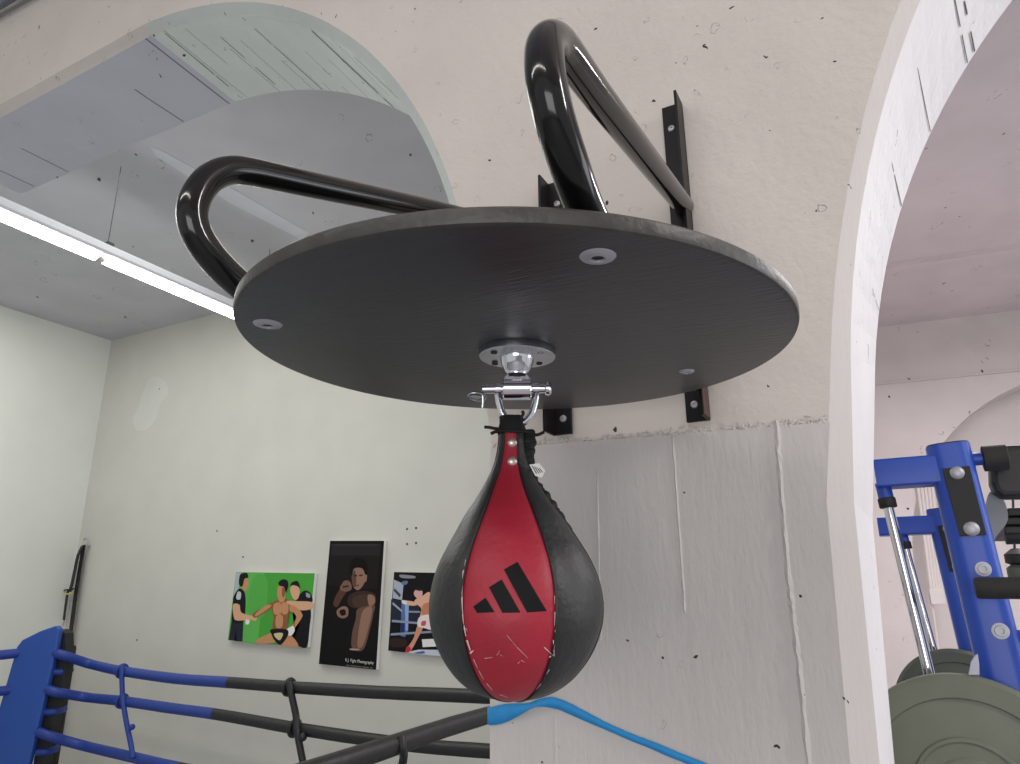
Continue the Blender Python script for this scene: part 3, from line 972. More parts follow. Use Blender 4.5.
# ------------------------------------------------------------------ blue band tied round the pier
bm = BM()
yb = YW - 0.006
top = [(489.4, 707.6), (498, 705.4), (507, 703.9), (519, 703.3), (529, 702.9), (538, 699.2), (550, 697.2), (560, 699.5), (570, 703.6), (588, 713), (607, 723), (632, 734), (657, 743.5), (682, 754), (707, 764), (740, 779)]
bot = [(489.4, 725.3), (500, 724.2), (511, 720), (523, 713), (532, 707.4), (540, 706.6), (550, 707.8), (560, 710.2), (570, 714.6), (588, 722.5), (607, 730.5), (630, 740.5), (650, 748.5), (668, 756.5), (688, 764.5), (722, 782)]
A = spline([at(x, y, yb - 0.004 * math.exp(-((x - 532) / 25) ** 2)) for x, y in top], 5)
B = spline([at(x, y, yb - 0.010 * math.exp(-((x - 532) / 14) ** 2)) for x, y in bot], 5)
A.insert(0, Vector((A[0].x - 0.002, YW + 0.25, A[0].z + .02))); B.insert(0, Vector((B[0].x - 0.002, YW + 0.25, B[0].z + .02)))
A.insert(1, Vector((-0.6065, YW + .002, A[1].z))); B.insert(1, Vector((-0.6065, YW + .002, B[1].z)))
va = [bm.verts.new(p) for p in A]; vb = [bm.verts.new(p) for p in B]
for i in range(len(A) - 1):
    bm.faces.new((va[i], va[i + 1], vb[i + 1], vb[i]))
o = link('elastic_band', bm, m_band, smooth=True, auto=False)
sd = o.modifiers.new('solid', 'SOLIDIFY'); sd.thickness = 0.0016
tag(o, 'bright blue elastic band wrapped round the white pier below the ball', 'band')

# ------------------------------------------------------------------ boxing ring beyond the left arch
P0 = Vector((-1.43, 2.97, EYE - 0.4)); P1 = Vector((-5.46, 3.33, EYE - 0.4))
rn = Vector((P1.y - P0.y, -(P1.x - P0.x), 0)).normalized()
ring = thing('boxing_ring', 'boxing ring with blue and black padded ropes beyond the left arch', 'boxing ring', (P1.x, P1.y, 0))


def rope(pts, split, r, nm='rope'):
    """one rope; split = fraction where blue sleeve turns black"""
    P = spline(pts, 10)
    k = int(len(P) * split)
    root = None
    for seg, mm, lab in ((P[:k + 1], m_blue_rope, 'blue padded rope sleeve'), (P[k:], m_black_rope, 'black padded rope sleeve')):
        if len(seg) < 2: continue
        bm = BM()
        rad = [r * (1 + 0.03 * noise.noise(Vector((i * .25, r * 99, 0)))) for i in range(len(seg))]
        tube(bm, seg, rad, 14)
        o = link('ring_rope', bm, mm, ring, smooth=True)
        o['label'] = lab
    return P


def rp(l):
    return [atp(x, y, P0, rn) for x, y in l]


RR = 0.031
ndir = Vector((0.45, -0.89, 0)).normalized(); vdir = Vector((0.89, 0.45, 0)).normalized()
po = at(37, 650, 3.02)


def on_pad(x, y, d=0.0):
    return atp(x, y, po - ndir * d, ndir)


top_r = [on_pad(53, 652, .04), on_pad(64, 655.5, .02)] + rp([(92, 664.5), (122, 671), (175, 678.5), (230, 682.5), (289, 687), (372, 692), (435, 694.5), (486, 696.5), (541, 699)])
mid_r = [on_pad(45, 688.5, .04), on_pad(56, 692, .02)] + rp([(88, 697.5), (122, 701), (170, 708), (221, 715), (294, 728), (355, 737.5), (417, 745.5), (488, 751), (541, 754)])
low_r = [on_pad(35, 730, .04), on_pad(48, 735.5, .02)] + rp([(85, 746), (132, 757), (180, 768), (250, 780), (330, 790), (420, 800), (541, 812)])
bot_r = rp([(20, 775), (60, 790), (130, 815), (300, 850), (541, 870)])
s1 = rope(top_r, 0.50, RR); s2 = rope(mid_r, 0.495, RR); s3 = rope(low_r, 0.50, RR); s4 = rope(bot_r, 0.5, RR)
# right-hand side of the ring runs from the hidden far corner towards the viewer
q0 = s1[-1]
side_pts = [q0, atp(490, 714.5, (0, 0, q0.z), (0, 0, 1))]
near = atp(330, 766, (0, 0, q0.z), (0, 0, 1))
side_pts += [atp(448, 727, (0, 0, q0.z), (0, 0, 1)), atp(400, 743, (0, 0, q0.z), (0, 0, 1)), near, near + (near - q0) * .8]
rope(side_pts, 0.0, 0.030)
for dz in (-0.30, -0.60, -0.90):
    rope([Vector((p.x, p.y, p.z + dz)) for p in side_pts], 0.0, 0.030)
# left-hand side, running from the blue corner towards the viewer
for P in (s1, s2, s3):
    a = P[0] + Vector((-.12, .05, 0))
    rope([a + Vector((-.05, 0, 0)), a + Vector((-0.16, -1.0, -.03)), a + Vector((-0.2, -2.0, -.02)), a + Vector((-.25, -3.2, 0.0))], 0.6, 0.031)
# rope ties
def tie(pl, m, r):
    bm = BM()
    P = spline(pl, 6)
    tube(bm, P, r, 10)
    return link('rope_tie', bm, m, ring, smooth=True)


f_ = Vector((0, -0.034, 0))
for px_, mm, r in (([(122, 666), (122, 684), (123, 700), (126, 720), (131, 745), (133, 758)], m_blue_rope, .016), ([(289, 682), (292, 697), (296, 716), (297, 730), (300, 747), (304, 768), (308, 792)], m_black_rope, .018)):
    tie([atp(x, y, P0 - Vector((0, .036, 0)), rn) for x, y in px_], mm, r)
    for x, y in (((122, 671), (122, 701)) if px_[0][0] < 200 else ((289, 687), (294.5, 728))):
        c = atp(x, y, P0, rn)
        bm = BM()
        tube(bm, [c + Vector((0.006 * math.cos(a * 1), math.sin(a) * .037, math.cos(a) * .037)) for a in [2 * math.pi * i / 20 for i in range(20)]], r * .7, 10, closed=True)
        link('rope_tie', bm, mm, ring, smooth=True)
    c = atp(px_[3][0] + 6, px_[3][1] + 7, P0 - Vector((0, .036, 0)), rn)
    bm = BM(); bmesh.ops.create_icosphere(bm, subdivisions=2, radius=r * 1.2, matrix=Matrix.Translation(c)); link('tie_knot', bm, mm, ring, smooth=True)
sp = side_pts[3]
tie([atp(407, 735, sp, (0, 1, 0)) + Vector((0, -.03, 0)), atp(409, 748, sp, (0, 1, 0)) + Vector((0.0, -.033, 0)), atp(402, 766, sp, (0, 1, 0)), sp + Vector((-.06, 0, -.3))], m_black_rope, .013)
# ring floor, out of view, added in pale canvas to bounce light up
bm = BM(); box(bm, (-5.5, -0.9, 0.0), (-1.40, 3.25, 0.06)); o = link('canvas_mat', bm, m_mat, ring)
# blue corner: padded board and steel post behind it
cz0 = 0.45
w0 = Vector((P1.x, P1.y - 0.05, 0))
a_in = Vector((0.78, -0.62, 0)).normalized()         # faces into the ring
a_sd = Vector((0.62, 0.78, 0)).normalized()
pad_c = at(37, 660, 3.02); pad_c.z = 0
pd = thing('corner_pad', 'tall blue vinyl corner pad at the left end of the ring', 'corner pad', (pad_c.x, pad_c.y, cz0))
zt1, zt0 = at(40, 633, 3.02).z, at(30, 648, 3.02).z
def lower(p, q, z):
    return q + (q - p) * ((z - q.z) / (q.z - p.z))


face = [on_pad(x, y) for x, y in ((0, 704), (16.5, 647), (22, 640), (40, 631), (56, 625.5), (59.5, 629), (56, 649), (28.5, 764))]
fl_ = lower(face[1], face[0], cz0); fr_ = lower(face[6], face[7], cz0)
bm = BM(); prism(bm, face + [fr_, fl_], ndir * -0.05)
link('pad_cover', bm, m_blue_vinyl, pd, bevel=0.010)
side = [on_pad(x, y, .055) for x, y in ((54, 640), (60, 629), (66, 633), (66.5, 655), (64.5, 676), (55, 715), (44, 764))]
sl_, sr_ = lower(face[6], face[7], cz0) - ndir * .055, lower(side[5], side[6], cz0)
bm = BM(); prism(bm, side + [sr_, sl_], ndir * -0.09)
o = link('pad_side', bm, m_rubber, pd, bevel=.006)
o['label'] = 'dark side face of the pad'
for x, y in ((52, 672), (45, 712), (37, 752)):
    p = on_pad(x, y, .05)
    bm = BM(); tube(bm, spline([p, p + vdir * .05 - ndir * .01, p + vdir * .06 - ndir * .05, p + vdir * .05 - ndir * .12], 4), .024, 12); link('pad_strap', bm, m_blue_rope, pd, smooth=True)
pc = pad_c - ndir * 0.26 + vdir * .04
bm = BM()
tube(bm, [(pc.x, pc.y, 0), (pc.x, pc.y, zt0 - .02), (pc.x, pc.y, zt0)], [.05, .05, .045], 20)
o = link('ring_post', bm, m_rubber, ring, smooth=True); o['label'] = 'dark steel corner post'

# ------------------------------------------------------------------ straps hung in the corner
ys = YR - 0.03
st = thing('suspension_strap', 'black training straps with yellow tags hung on a hook in the wall corner', 'strap', at(85, 545, ys))
bm = BM()
hk = [at(x, y, ys) for x, y in ((87, 546), (87.5, 541), (85.5, 538), (83.5, 540))]
hk.insert(0, hk[0] + Vector((0, .03, 0)))
tube(bm, spline(hk, 5), .006, 8)
link('hook', bm, m_zinc, st, smooth=True)


def strap(pxs, w, m, nm='webbing', d=0.0):
    bm = BM()
    P = spline([at(x, y, ys - d) for x, y in pxs], 6)
    L = [bm.verts.new(p + Vector((-w / 2, 0, 0))) for p in P]; R_ = [bm.verts.new(p + Vector((w / 2, -.01, 0))) for p in P]
    for i in range(len(P) - 1): bm.faces.new((L[i], L[i + 1], R_[i + 1], R_[i]))
    o = link(nm, bm, m, st)
    s_ = o.modifiers.new('solid', 'SOLIDIFY'); s_.thickness = 0.008
    return o


strap([(85, 545), (82, 562), (79, 580), (76, 600), (72, 630), (68, 660), (64, 690), (60, 720), (58, 745)], .06, m_rubber)
strap([(83.5, 546), (79, 556), (76, 570), (73, 584), (70.5, 592)], .05, m_rubber, d=.02)
strap([(69, 590), (67, 604), (65, 620)], .04, m_rubber, d=.02)
strap([(65, 618), (63, 626)], .012, m_zinc, d=.02)
strap([(63.5, 590.5), (67, 589), (71, 590), (74, 588)], .03, m_rubber, 'buckle', d=.03)
o = strap([(65, 593), (70, 593.5), (73, 592)], .03, m_yellow, 'yellow_tag', d=.04)
o['label'] = 'yellow green tape tag'
o = strap([(62, 682), (60.5, 688)], .06, m_yellow, 'yellow_tag', d=.03)

# ------------------------------------------------------------------ three canvas prints on the back wall
PM = {}


def pm(rgb):
    if rgb not in PM:
        PM[rgb] = mat('print ink %d %d %d' % rgb, rgb, 0.6, spec=0.15)
    return PM[rgb]


YP = YR - 0.03


def canvas(name, label, corners, x0, y0, sc, shapes, bgc):
    c3 = [at(x0 + x / sc, y0 + y / sc, YP) for x, y in corners]
    c = sum(c3, Vector()) / 4
    root = thing(name, label, 'canvas print', (c.x, YR, min(p.z for p in c3)), 'canvas prints on the back wall')
    bm = BM(); prism(bm, c3, (0, 0.028, 0)); link('canvas', bm, m_white_edge, root)
    bm = BM()
    mats = [pm(bgc)]
    f = bm.faces.new([bm.verts.new(p + Vector((0, -.0006, 0))) for p in c3])
    for k, (rgb, poly, smooth) in enumerate(shapes):
        mm = pm(rgb)
        if mm not in mats: mats.append(mm)
        P = [Vector((x, y, 0)) for x, y in poly]
        if smooth and len(P) > 3: P = spline(P, 5, closed=True)
        v = [bm.verts.new(at(x0 + p.x / sc, y0 + p.y / sc, YP - .0007 - .00012 * k)) for p in P]
        f = bm.faces.new(v); f.material_index = mats.index(mm)
    bmesh.ops.triangulate(bm, faces=[f for f in bm.faces if len(f.verts) > 4])
    o = link('printed_picture', bm, mats, root)
    return root


SK, SK2, SKD = (196, 142, 102), (214, 166, 132), (140, 92, 62)
K1, K2 = (24, 24, 30), (40, 42, 54)
shapes = [((96, 178, 84), [(85, 95), (300, 98), (250, 640), (25, 612)], 0), ((86, 170, 76), [(215, 140), (320, 140), (300, 420), (170, 420)], 1),
          ((168, 182, 186), [(85, 95), (126, 96), (96, 250), (62, 330), (52, 420)], 0),
          (K2, [(50, 465), (142, 455), (138, 540), (134, 622), (88, 620), (84, 520), (74, 616), (28, 611)], 0), (K1, [(100, 224), (136, 226), (156, 275), (156, 380), (142, 470), (60, 480), (52, 420), (68, 330), (62, 290)], 1),
          ((196, 198, 200), [(98, 242), (122, 252), (116, 300), (86, 294)], 1), (SK, [(128, 170), (150, 145), (174, 142), (178, 185), (170, 215), (150, 236), (130, 218)], 1), (K1, [(106, 180), (112, 120), (130, 102), (168, 100), (178, 132), (158, 140), (146, 150), (138, 190), (124, 205)], 1),
          (SK2, [(62, 340), (110, 342), (124, 400), (200, 424), (242, 430), (236, 462), (190, 458), (90, 462), (66, 430)], 1), ((230, 230, 228), [(160, 455), (188, 462), (180, 490), (158, 488)], 1),
          (K1, [(545, 375), (652, 380), (642, 540), (626, 664), (566, 658), (500, 590), (530, 520), (592, 430)], 1), (K1, [(545, 300), (600, 236), (650, 250), (668, 318), (600, 330), (550, 325)], 1), ((150, 160, 166), [(620, 250), (648, 262), (648, 288), (622, 280)], 1),
          (SK2, [(500, 210), (545, 188), (570, 230), (560, 290), (530, 304), (505, 262)], 1), (K1, [(497, 200), (512, 170), (556, 162), (574, 215), (552, 200), (515, 192)], 1),
          (SKD, [(360, 322), (350, 372), (240, 438), (212, 424), (228, 398), (330, 340)], 1), (SK, [(300, 355), (345, 340), (345, 360), (250, 425), (230, 415)], 1),
          (SKD, [(360, 330), (412, 300), (470, 300), (522, 330), (500, 400), (482, 460), (472, 536), (368, 536), (370, 440), (360, 390)], 1), (SK, [(372, 340), (425, 328), (430, 405), (376, 412)], 1), (SK, [(436, 328), (482, 335), (478, 405), (438, 410)], 1), (SK, [(392, 428), (440, 426), (436, 510), (390, 512)], 1),
          (SK, [(500, 330), (542, 345), (588, 410), (586, 442), (530, 522), (508, 510), (545, 440), (520, 400), (494, 388)], 1),
          (SK2, [(474, 312), (540, 314), (662, 322), (662, 372), (580, 384), (530, 352), (480, 335)], 1),
          (SK, [(412, 200), (455, 205), (466, 240), (452, 312), (416, 318), (400, 268), (400, 225)], 1), (SKD, [(436, 215), (460, 215), (462, 250), (448, 285), (436, 270)], 1), (K1, [(408, 172), (440, 148), (476, 158), (482, 200), (466, 246), (452, 208), (418, 196)], 1),
          (SK, [(350, 560), (366, 600), (382, 630), (240, 637), (254, 602), (330, 565)], 1), (SK, [(468, 570), (520, 590), (558, 662), (450, 657), (432, 636)], 1), ((232, 230, 224), [(472, 530), (520, 504), (532, 540), (502, 580), (470, 560)], 1),
          (K1, [(352, 530), (468, 530), (482, 572), (430, 645), (385, 622), (358, 570)], 1), ((206, 190, 150), [(376, 562), (442, 560), (420, 612), (386, 592)], 1)]
canvas('canvas_print', 'canvas print with green background showing fighter and two trainers, leftmost of three', [(85, 92), (686, 102), (630, 668), (22, 612)], 225, 560, 7.64, shapes, (74, 160, 62))

B2, SKM = (19, 17, 17), (146, 112, 94)
shapes = [((38, 36, 37), [(110, 70), (360, 70), (355, 130), (105, 130)], 0), ((27, 25, 25), [(100, 130), (355, 130), (340, 300), (90, 280)], 0), ((52, 49, 49), [(115, 72), (345, 72), (344, 80), (115, 80)], 0),
          ((84, 58, 48), [(118, 372), (150, 305), (186, 310), (166, 345), (138, 392)], 1), ((58, 42, 38), [(198, 335), (260, 310), (330, 326), (332, 382), (300, 400), (204, 390)], 1), ((74, 54, 47), [(220, 345), (290, 330), (296, 385), (230, 392)], 1),
          ((104, 78, 66), [(244, 402), (326, 384), (322, 430), (306, 500), (272, 608), (216, 604), (214, 530), (234, 450)], 1), (SKM, [(270, 410), (316, 396), (300, 490), (268, 590), (242, 590), (250, 500)], 1), (SKM, [(294, 332), (326, 336), (330, 372), (302, 388)], 1),
          (SKM, [(222, 194), (262, 190), (282, 225), (274, 275), (246, 306), (222, 290), (213, 240)], 1), ((96, 70, 58), [(214, 240), (226, 205), (236, 240), (232, 290), (220, 282)], 1), ((60, 44, 40), [(222, 230), (240, 228), (240, 236), (222, 238)], 0), ((60, 44, 40), [(250, 228), (268, 226), (268, 234), (250, 236)], 0), ((110, 60, 54), [(228, 280), (250, 278), (250, 285), (228, 287)], 0), (SKM, [(276, 228), (290, 230), (286, 262), (274, 262)], 1),
          ((14, 12, 12), [(203, 218), (206, 165), (240, 142), (286, 162), (294, 214), (282, 228), (266, 196), (226, 196), (214, 232)], 1),
          ((122, 92, 78), [(154, 290), (176, 258), (204, 264), (212, 300), (186, 314), (156, 306)], 1), ((60, 44, 40), [(166, 286), (196, 280), (198, 290), (168, 296)], 0), ((140, 108, 92), [(138, 408), (170, 388), (194, 400), (192, 438), (165, 450), (140, 436)], 1), ((24, 20, 20), [(150, 412), (176, 404), (182, 430), (160, 436)], 1), ((182, 150, 136), [(204, 604), (250, 606), (246, 612), (210, 612)], 1)]
cp = canvas('canvas_print', 'tall narrow black canvas print of a fighter with raised fists, middle of three', [(103, 55), (378, 55), (337, 712), (45, 682)], 310, 530, 5.094, shapes, B2)
white_ink = mat('white print ink', (225, 225, 225), 0.6)


def text(body, a, b, parent, m, y):
    """flat lettering from point a to point b on the print"""
    cu = bpy.data.curves.new('caption', 'FONT'); cu.body = body; cu.size = 1.0; cu.align_x = 'LEFT'
    o = bpy.data.objects.new('caption', cu); COL.objects.link(o)
    bpy.context.view_layer.update()
    dg = bpy.context.evaluated_depsgraph_get()
    me = bpy.data.meshes.new_from_object(o.evaluated_get(dg))
    bpy.data.objects.remove(o)
    xs_ = [v.co.x for v in me.vertices]
    wd = max(xs_) - min(xs_)
    d = (b - a); s = d.length / wd
    X = d.normalized(); Zv = Vector((0, 1, 0)).cross(X) * -1
    if Zv.z < 0: Zv = -Zv
    for v in me.vertices:
        v.co = a + X * (v.co.x - min(xs_)) * s + Zv * v.co.y * s + Vector((0, y, 0))
    me.materials.append(m)
    k = bpy.data.objects.new('caption', me); COL.objects.link(k); k.parent = parent
    k.matrix_parent_inverse = Matrix.Translation(parent.location).inverted()
    return k


text('K.J. Fight Photography', at(310 + 182 / 5.094, 530 + 668 / 5.094, YP), at(310 + 326 / 5.094, 530 + 684 / 5.094, YP), cp, white_ink, -.004)
bm = BM()
for a_, b_ in ((186, 200), (206, 236), (240, 262), (266, 300), (306, 320)):
    t0_, t1_ = (a_ - 184) / 138, (b_ - 184) / 138
    prism(bm, [at(310 + (184 + 138 * t) / 5.094, 530 + (686 + 15 * t + d) / 5.094, YP - .004) for t, d in ((t0_, 0), (t1_, 0), (t1_, 5), (t0_, 5))], (0, .0005, 0))
link('caption_line', bm, pm((112, 110, 110)), cp)

BL, SKL = (88, 112, 168), (222, 172, 150)
shapes = [((40, 44, 58), [(85, 300), (300, 330), (300, 470), (78, 470)], 0), ((168, 176, 192), [(106, 150), (180, 182), (168, 306), (98, 292)], 0), ((60, 66, 84), [(110, 215), (160, 265), (150, 285), (104, 235)], 0), ((96, 120, 150), [(170, 165), (210, 160), (205, 185), (170, 190)], 1),
          ((140, 140, 150), [(155, 112), (262, 122), (258, 140), (165, 136)], 1), (BL, [(165, 310), (222, 312), (216, 540), (190, 590), (156, 580)], 0), ((150, 172, 214), [(190, 330), (220, 330), (212, 540), (196, 540)], 0), ((40, 52, 110), [(160, 480), (190, 480), (186, 570), (158, 570)], 0),
          ((138, 150, 172), [(92, 456), (310, 476), (310, 492), (90, 474)], 0), ((138, 150, 172), [(82, 560), (400, 540), (400, 556), (80, 578)], 0), ((138, 150, 172), [(216, 388), (400, 392), (400, 404), (216, 402)], 0), ((160, 165, 175), [(98, 320), (170, 385), (168, 400), (96, 340)], 0),
          ((50, 36, 34), [(90, 600), (200, 610), (190, 660), (80, 660)], 1), ((196, 200, 214), [(190, 706), (300, 684), (620, 690), (615, 748), (320, 722)], 0), ((226, 226, 222), [(320, 606), (410, 602), (432, 660), (326, 666)], 0), ((70, 96, 160), [(260, 710), (330, 696), (340, 712), (290, 716)], 1),
          (SKL, [(170, 308), (272, 322), (272, 348), (190, 340)], 1), ((224, 222, 226), [(166, 308), (200, 312), (204, 336), (174, 334)], 1), (SKL, [(262, 314), (330, 270), (376, 246), (430, 300), (420, 430), (310, 436), (316, 372)], 1), ((196, 128, 96), [(330, 340), (400, 330), (400, 420), (325, 420)], 1),
          ((216, 168, 162), [(260, 246), (290, 212), (322, 236), (320, 276), (286, 292), (264, 272)], 1), ((40, 30, 30), [(270, 226), (292, 210), (324, 230), (300, 236)], 1), ((206, 146, 118), [(288, 500), (328, 514), (292, 592), (236, 692), (194, 706), (210, 668), (256, 598)], 1), ((190, 50, 60), [(205, 660), (235, 672), (225, 700), (196, 704)], 1), ((232, 214, 214), [(308, 430), (420, 424), (420, 530), (330, 518), (286, 500)], 1), ((190, 90, 90), [(320, 470), (350, 465), (345, 500), (315, 500)], 1),
          ((206, 146, 118), [(400, 510), (460, 500), (560, 600), (540, 640)], 1), ((30, 60, 120), [(520, 300), (580, 300), (570, 560), (500, 540)], 0)]
canvas('canvas_print', 'canvas print of a kicking fighter at ring ropes, rightmost of three, partly behind the ball', [(108, 92), (690, 102), (632, 752), (62, 692)], 380, 560, 7.64, shapes, (22, 21, 25))

# ------------------------------------------------------------------ hanging tube lamp
zl = EYE + 1.80


def lz(x, y, z=zl):
    return atp(x, y, (0, 0, z), (0, 0, 1))


la = lz(100, 258.5); ld = (lz(234, 316) - lz(0, 217)).normalized()
ld.z = 0; ld = ld.normalized(); lx = Vector((ld.y, -ld.x, 0))
tl = thing('tube_lamp', 'long white tube lamp hanging on wires below the grey ceiling', 'lamp', la)
bm = BM()
prism(bm, [la - ld * 1.35 + lx * a + Vector((0, 0, b)) for a, b in ((-.03, .028), (.03, .028), (.036, .045), (.034, .085), (-.034, .085), (-.036, .045))], ld * 2.72)
o = link('housing', bm, m_housing, tl, bevel=.004)
for s in (-1, 1):
    bm = BM()
    a, b = la + ld * s * 0.028, la + ld * s * 1.31
    tube(bm, [a, b], .0235, 20)
    o = link('fluorescent_tube', bm, m_glow, tl, smooth=True)
    bm = BM()
    tube(bm, [la + ld * s * .006, la + ld * s * .028], .015, 14); link('tube_socket', bm, m_rivet, tl, smooth=True)
for s in (0.03, -1.2, 1.2):
    bm = BM()
    p = la + ld * s + Vector((0, 0, .085))
    tube(bm, [p, Vector((p.x, p.y, ZC))], .0022, 6)
    link('suspension_wire', bm, m_ink, tl)
    bm = BM(); box(bm, (-.03, -.02, 0), (.03, .02, .02), Matrix.Translation(p)); link('wire_clip', bm, m_ink, tl)

# pipe at the upper left
bm = BM()
a = at(-10, 6, YW - .05); b = at(34, -20, YW - .05)
d = b - a
tube(bm, [a - d * 6, b + d * 40], .026, 20)
tag(link('pipe', bm, m_pipe, smooth=True), 'blue grey pipe running high along the wall in the top left corner', 'pipe')

# conduit bundle on the far wall
cd = thing('cable_conduit', 'pale bundle of thin conduits ending in a box on the far wall', 'conduit', far(937, 640))
for k in range(5):
    t = k / 4
    a = far(917 + 15 * t, 480, 0.02); b = far(931 + 11 * t, 589, 0.02)
    b.x, b.y = (b.x + 0 * a.x), b.y
    bm = BM(); tube(bm, [b, a, a + (a - b) * .06], .014, 10); link('conduit_tube', bm, m_conduit, cd, smooth=True)
bm = BM()
prism(bm, [far(x, y, 0.06) for x, y in ((929, 589), (943.5, 589), (945.5, 604), (931.5, 604.5))], fn * 0.06)
link('junction_box', bm, m_conduit, cd, bevel=.004)
bm = BM(); tube(bm, [far(932, 604, .012), far(938.5, 650, .012), far(950, 720, .012)], .010, 8); link('drop_cable', bm, m_conduit, cd, smooth=True)

# ------------------------------------------------------------------ blue weight machine on the right
YM = 1.90
mc = thing('leg_press_machine', 'blue steel weight machine with chrome guide rods behind the right jamb', 'weight machine', (0.25, 2.25, 0))


def rounded(w, d, r, n=6):
    P = []
    for cx, cy, a0 in ((w - r, d - r, 0), (-w + r, d - r, 90), (-w + r, -d + r, 180), (w - r, -d + r, 270)):
        for k in range(n + 1):
            a = math.radians(a0 + 90 * k / n)
            P.append((cx + r * math.cos(a), cy + r * math.sin(a)))
    return P


def beam(p, q, w, d, r, wd, name, m, parent, plug=None):
    """hollow-section beam from p to q; wd = direction of its width"""
    p, q = Vector(p), Vector(q)
    t = (q - p).normalized(); X = Vector(wd); X = (X - t * X.dot(t)).normalized(); Yv = t.cross(X)
    bm = BM()
    out = [p + X * a + Yv * b for a, b in rounded(w, d, r)]
    prism(bm, out, q - p)
    return link(name, bm, m, parent, smooth=True)


def mp(x, y, dy):
    """front-frame position x, y carried to the frame dy behind it"""
    if dy: x, y = 937.5 + 0.68 * (x - 942), 526 + 0.68 * (y - 469)
    return at(x, y, YM + dy)


def post(dy, s):
    a = mp(948, 443, dy); b = mp(996, 640, dy)
    a.y += .045; b.y += .045
    t = (b - a).normalized()
    foot = a + t * ((0.06 - a.z) / t.z)
    o = beam(a, foot, .0445, .045, .028, (1, 0, 0), 'upright', m_blue_paint, mc)
    X = Vector((1, 0, 0)); X = (X - t * X.dot(t)).normalized()
    bm = BM(); prism(bm, [a - t * .003 + X * p + Vector((0, 1, 0)) * q for p, q in rounded(.0425, .043, .026)], t * .004)
    link('end_cap', bm, m_rubber, mc)
    return a, b, t, X


for dy in (0.0, 0.85):
    a, b, t, X = post(dy, 1)
    fy = YM + dy
    # black cover plate with two bolts, two more bolts below it
    bm = BM()
    pl4 = [mp(x, y, dy) + Vector((0, -.004, 0)) for x, y in ((942, 469), (969.5, 466), (986.5, 535), (960, 536.5))]
    prism(bm, pl4, (0, .0035, 0)); cvp = link('cover_plate', bm, m_rubber, mc, bevel=.001)
    for x, y, r, hx in ((957, 473, .0145, 0), (971.5, 529, .0155, 0), (983.3, 569, .0155, 1), (1000.5, 631, .0165, 1)):
        p = mp(x, y, dy) + Vector((0, -.004 if not hx else 0, 0))
        bm = BM()
        if hx:
            lathe(bm, [(0, .001), (r * .38, .001), (r * .40, .006), (r * .62, .0062), (r * .68, .002), (r, .0015), (r, 0)], 24, frame(p, (0, -1, 0)))
        else:
            lathe(bm, [(0, .0065), (r * .5, .006), (r * .85, .0035), (r, .0012), (r, 0)], 24, frame(p, (0, -1, 0)))
        link('bolt', bm, m_zinc, mc, smooth=True)
    # arm, socket, collar, chrome rod
    la_ = [at(x, y, YM + dy) for x, y in (((872.6, 459), (934, 455), (937, 484.5), (875.2, 487)) if not dy else ((876.5, 517.5), (936, 514.5), (938, 532.5), (878, 535.5)))]
    x0_, x1_ = la_[0].x, a.x
    zt_, zb2 = la_[0].z, la_[3].z
    beam((x0_, YM + .04 + dy, (zt_ + zb2) / 2), (x1_, YM + .04 + dy, (zt_ + zb2) / 2 + .0), (zt_ - zb2) / 2, .036, .006, (0, 0, 1), 'cross_arm', m_blue_paint, mc)
    top_, bot_ = (at(883.5, 487, YM + .04), at(921, 640, YM + .04)) if not dy else (at(902, 534, YM + dy + .04), at(936.5, 660, YM + dy + .04))
    tr = (bot_ - top_).normalized()
    bm = BM(); tube(bm, [top_ - tr * .01, top_ + tr * .030], .0168, 24); link('rod_socket', bm, m_blue_paint, mc, smooth=True)
    bm = BM(); tube(bm, [top_ + tr * .026, top_ + tr * .028, top_ + tr * .048, top_ + tr * .05], [.017, .0195, .0195, .018], 24); link('rod_collar', bm, m_rubber, mc, smooth=True)
    end = top_ + tr * ((0.30 - top_.z) / tr.z)
    bm = BM(); tube(bm, [top_ + tr * .04, end], .0115, 24); o = link('guide_rod', bm, m_chrome, mc, smooth=True)
    o['label'] = 'chrome guide rod'
    # peg that carries the weight plate
    pz = EYE - (0.385 if not dy else 0.345)
    pxx = 0.06 if not dy else 0.095
    bm = BM(); tube(bm, [(pxx, YM + .09 + dy, pz), (pxx, YM - .10 + dy, pz), (pxx, YM - .11 + dy, pz)], [.0245, .0245, .022], 24); link('plate_peg', bm, m_brushed, mc, smooth=True)
    bm = BM(); box(bm, (pxx - .03, YM + .02 + dy, pz - .035), (pxx + .14, YM + .07 + dy, pz + .035)); link('peg_arm', bm, m_blue_paint, mc, bevel=.004)
# base rails and cross tube
bm = BM(); box(bm, (-0.15, YM + .0, 0.0), (1.4, YM + .09, 0.07)); link('base_rail', bm, m_blue_paint, mc, bevel=.006)
bm = BM(); box(bm, (-0.15, YM + .85, 0.0), (1.4, YM + .94, 0.07)); link('base_rail', bm, m_blue_paint, mc, bevel=.006)
# grip
g0 = at(975, 588, 1.80)
bm = BM(); tube(bm, [g0, g0 + Vector((.004, 0, 0)), g0 + Vector((.28, 0.02, -.004))], [.019, .0215, .0215], 24)
o = link('hand_grip', bm, m_grip, mc, smooth=True); o['label'] = 'black foam hand grip'
bm = BM(); tube(bm, spline([g0 + Vector((.27, .02, -.004)), g0 + Vector((.33, .04, -.02)), g0 + Vector((.36, .14, -.06)), (g0.x + .34, YM + .05, g0.z - .08), (0.2, YM + .05, g0.z - .1)], 5), .013, 16); link('grip_bar', bm, m_blue_paint, mc, smooth=True)
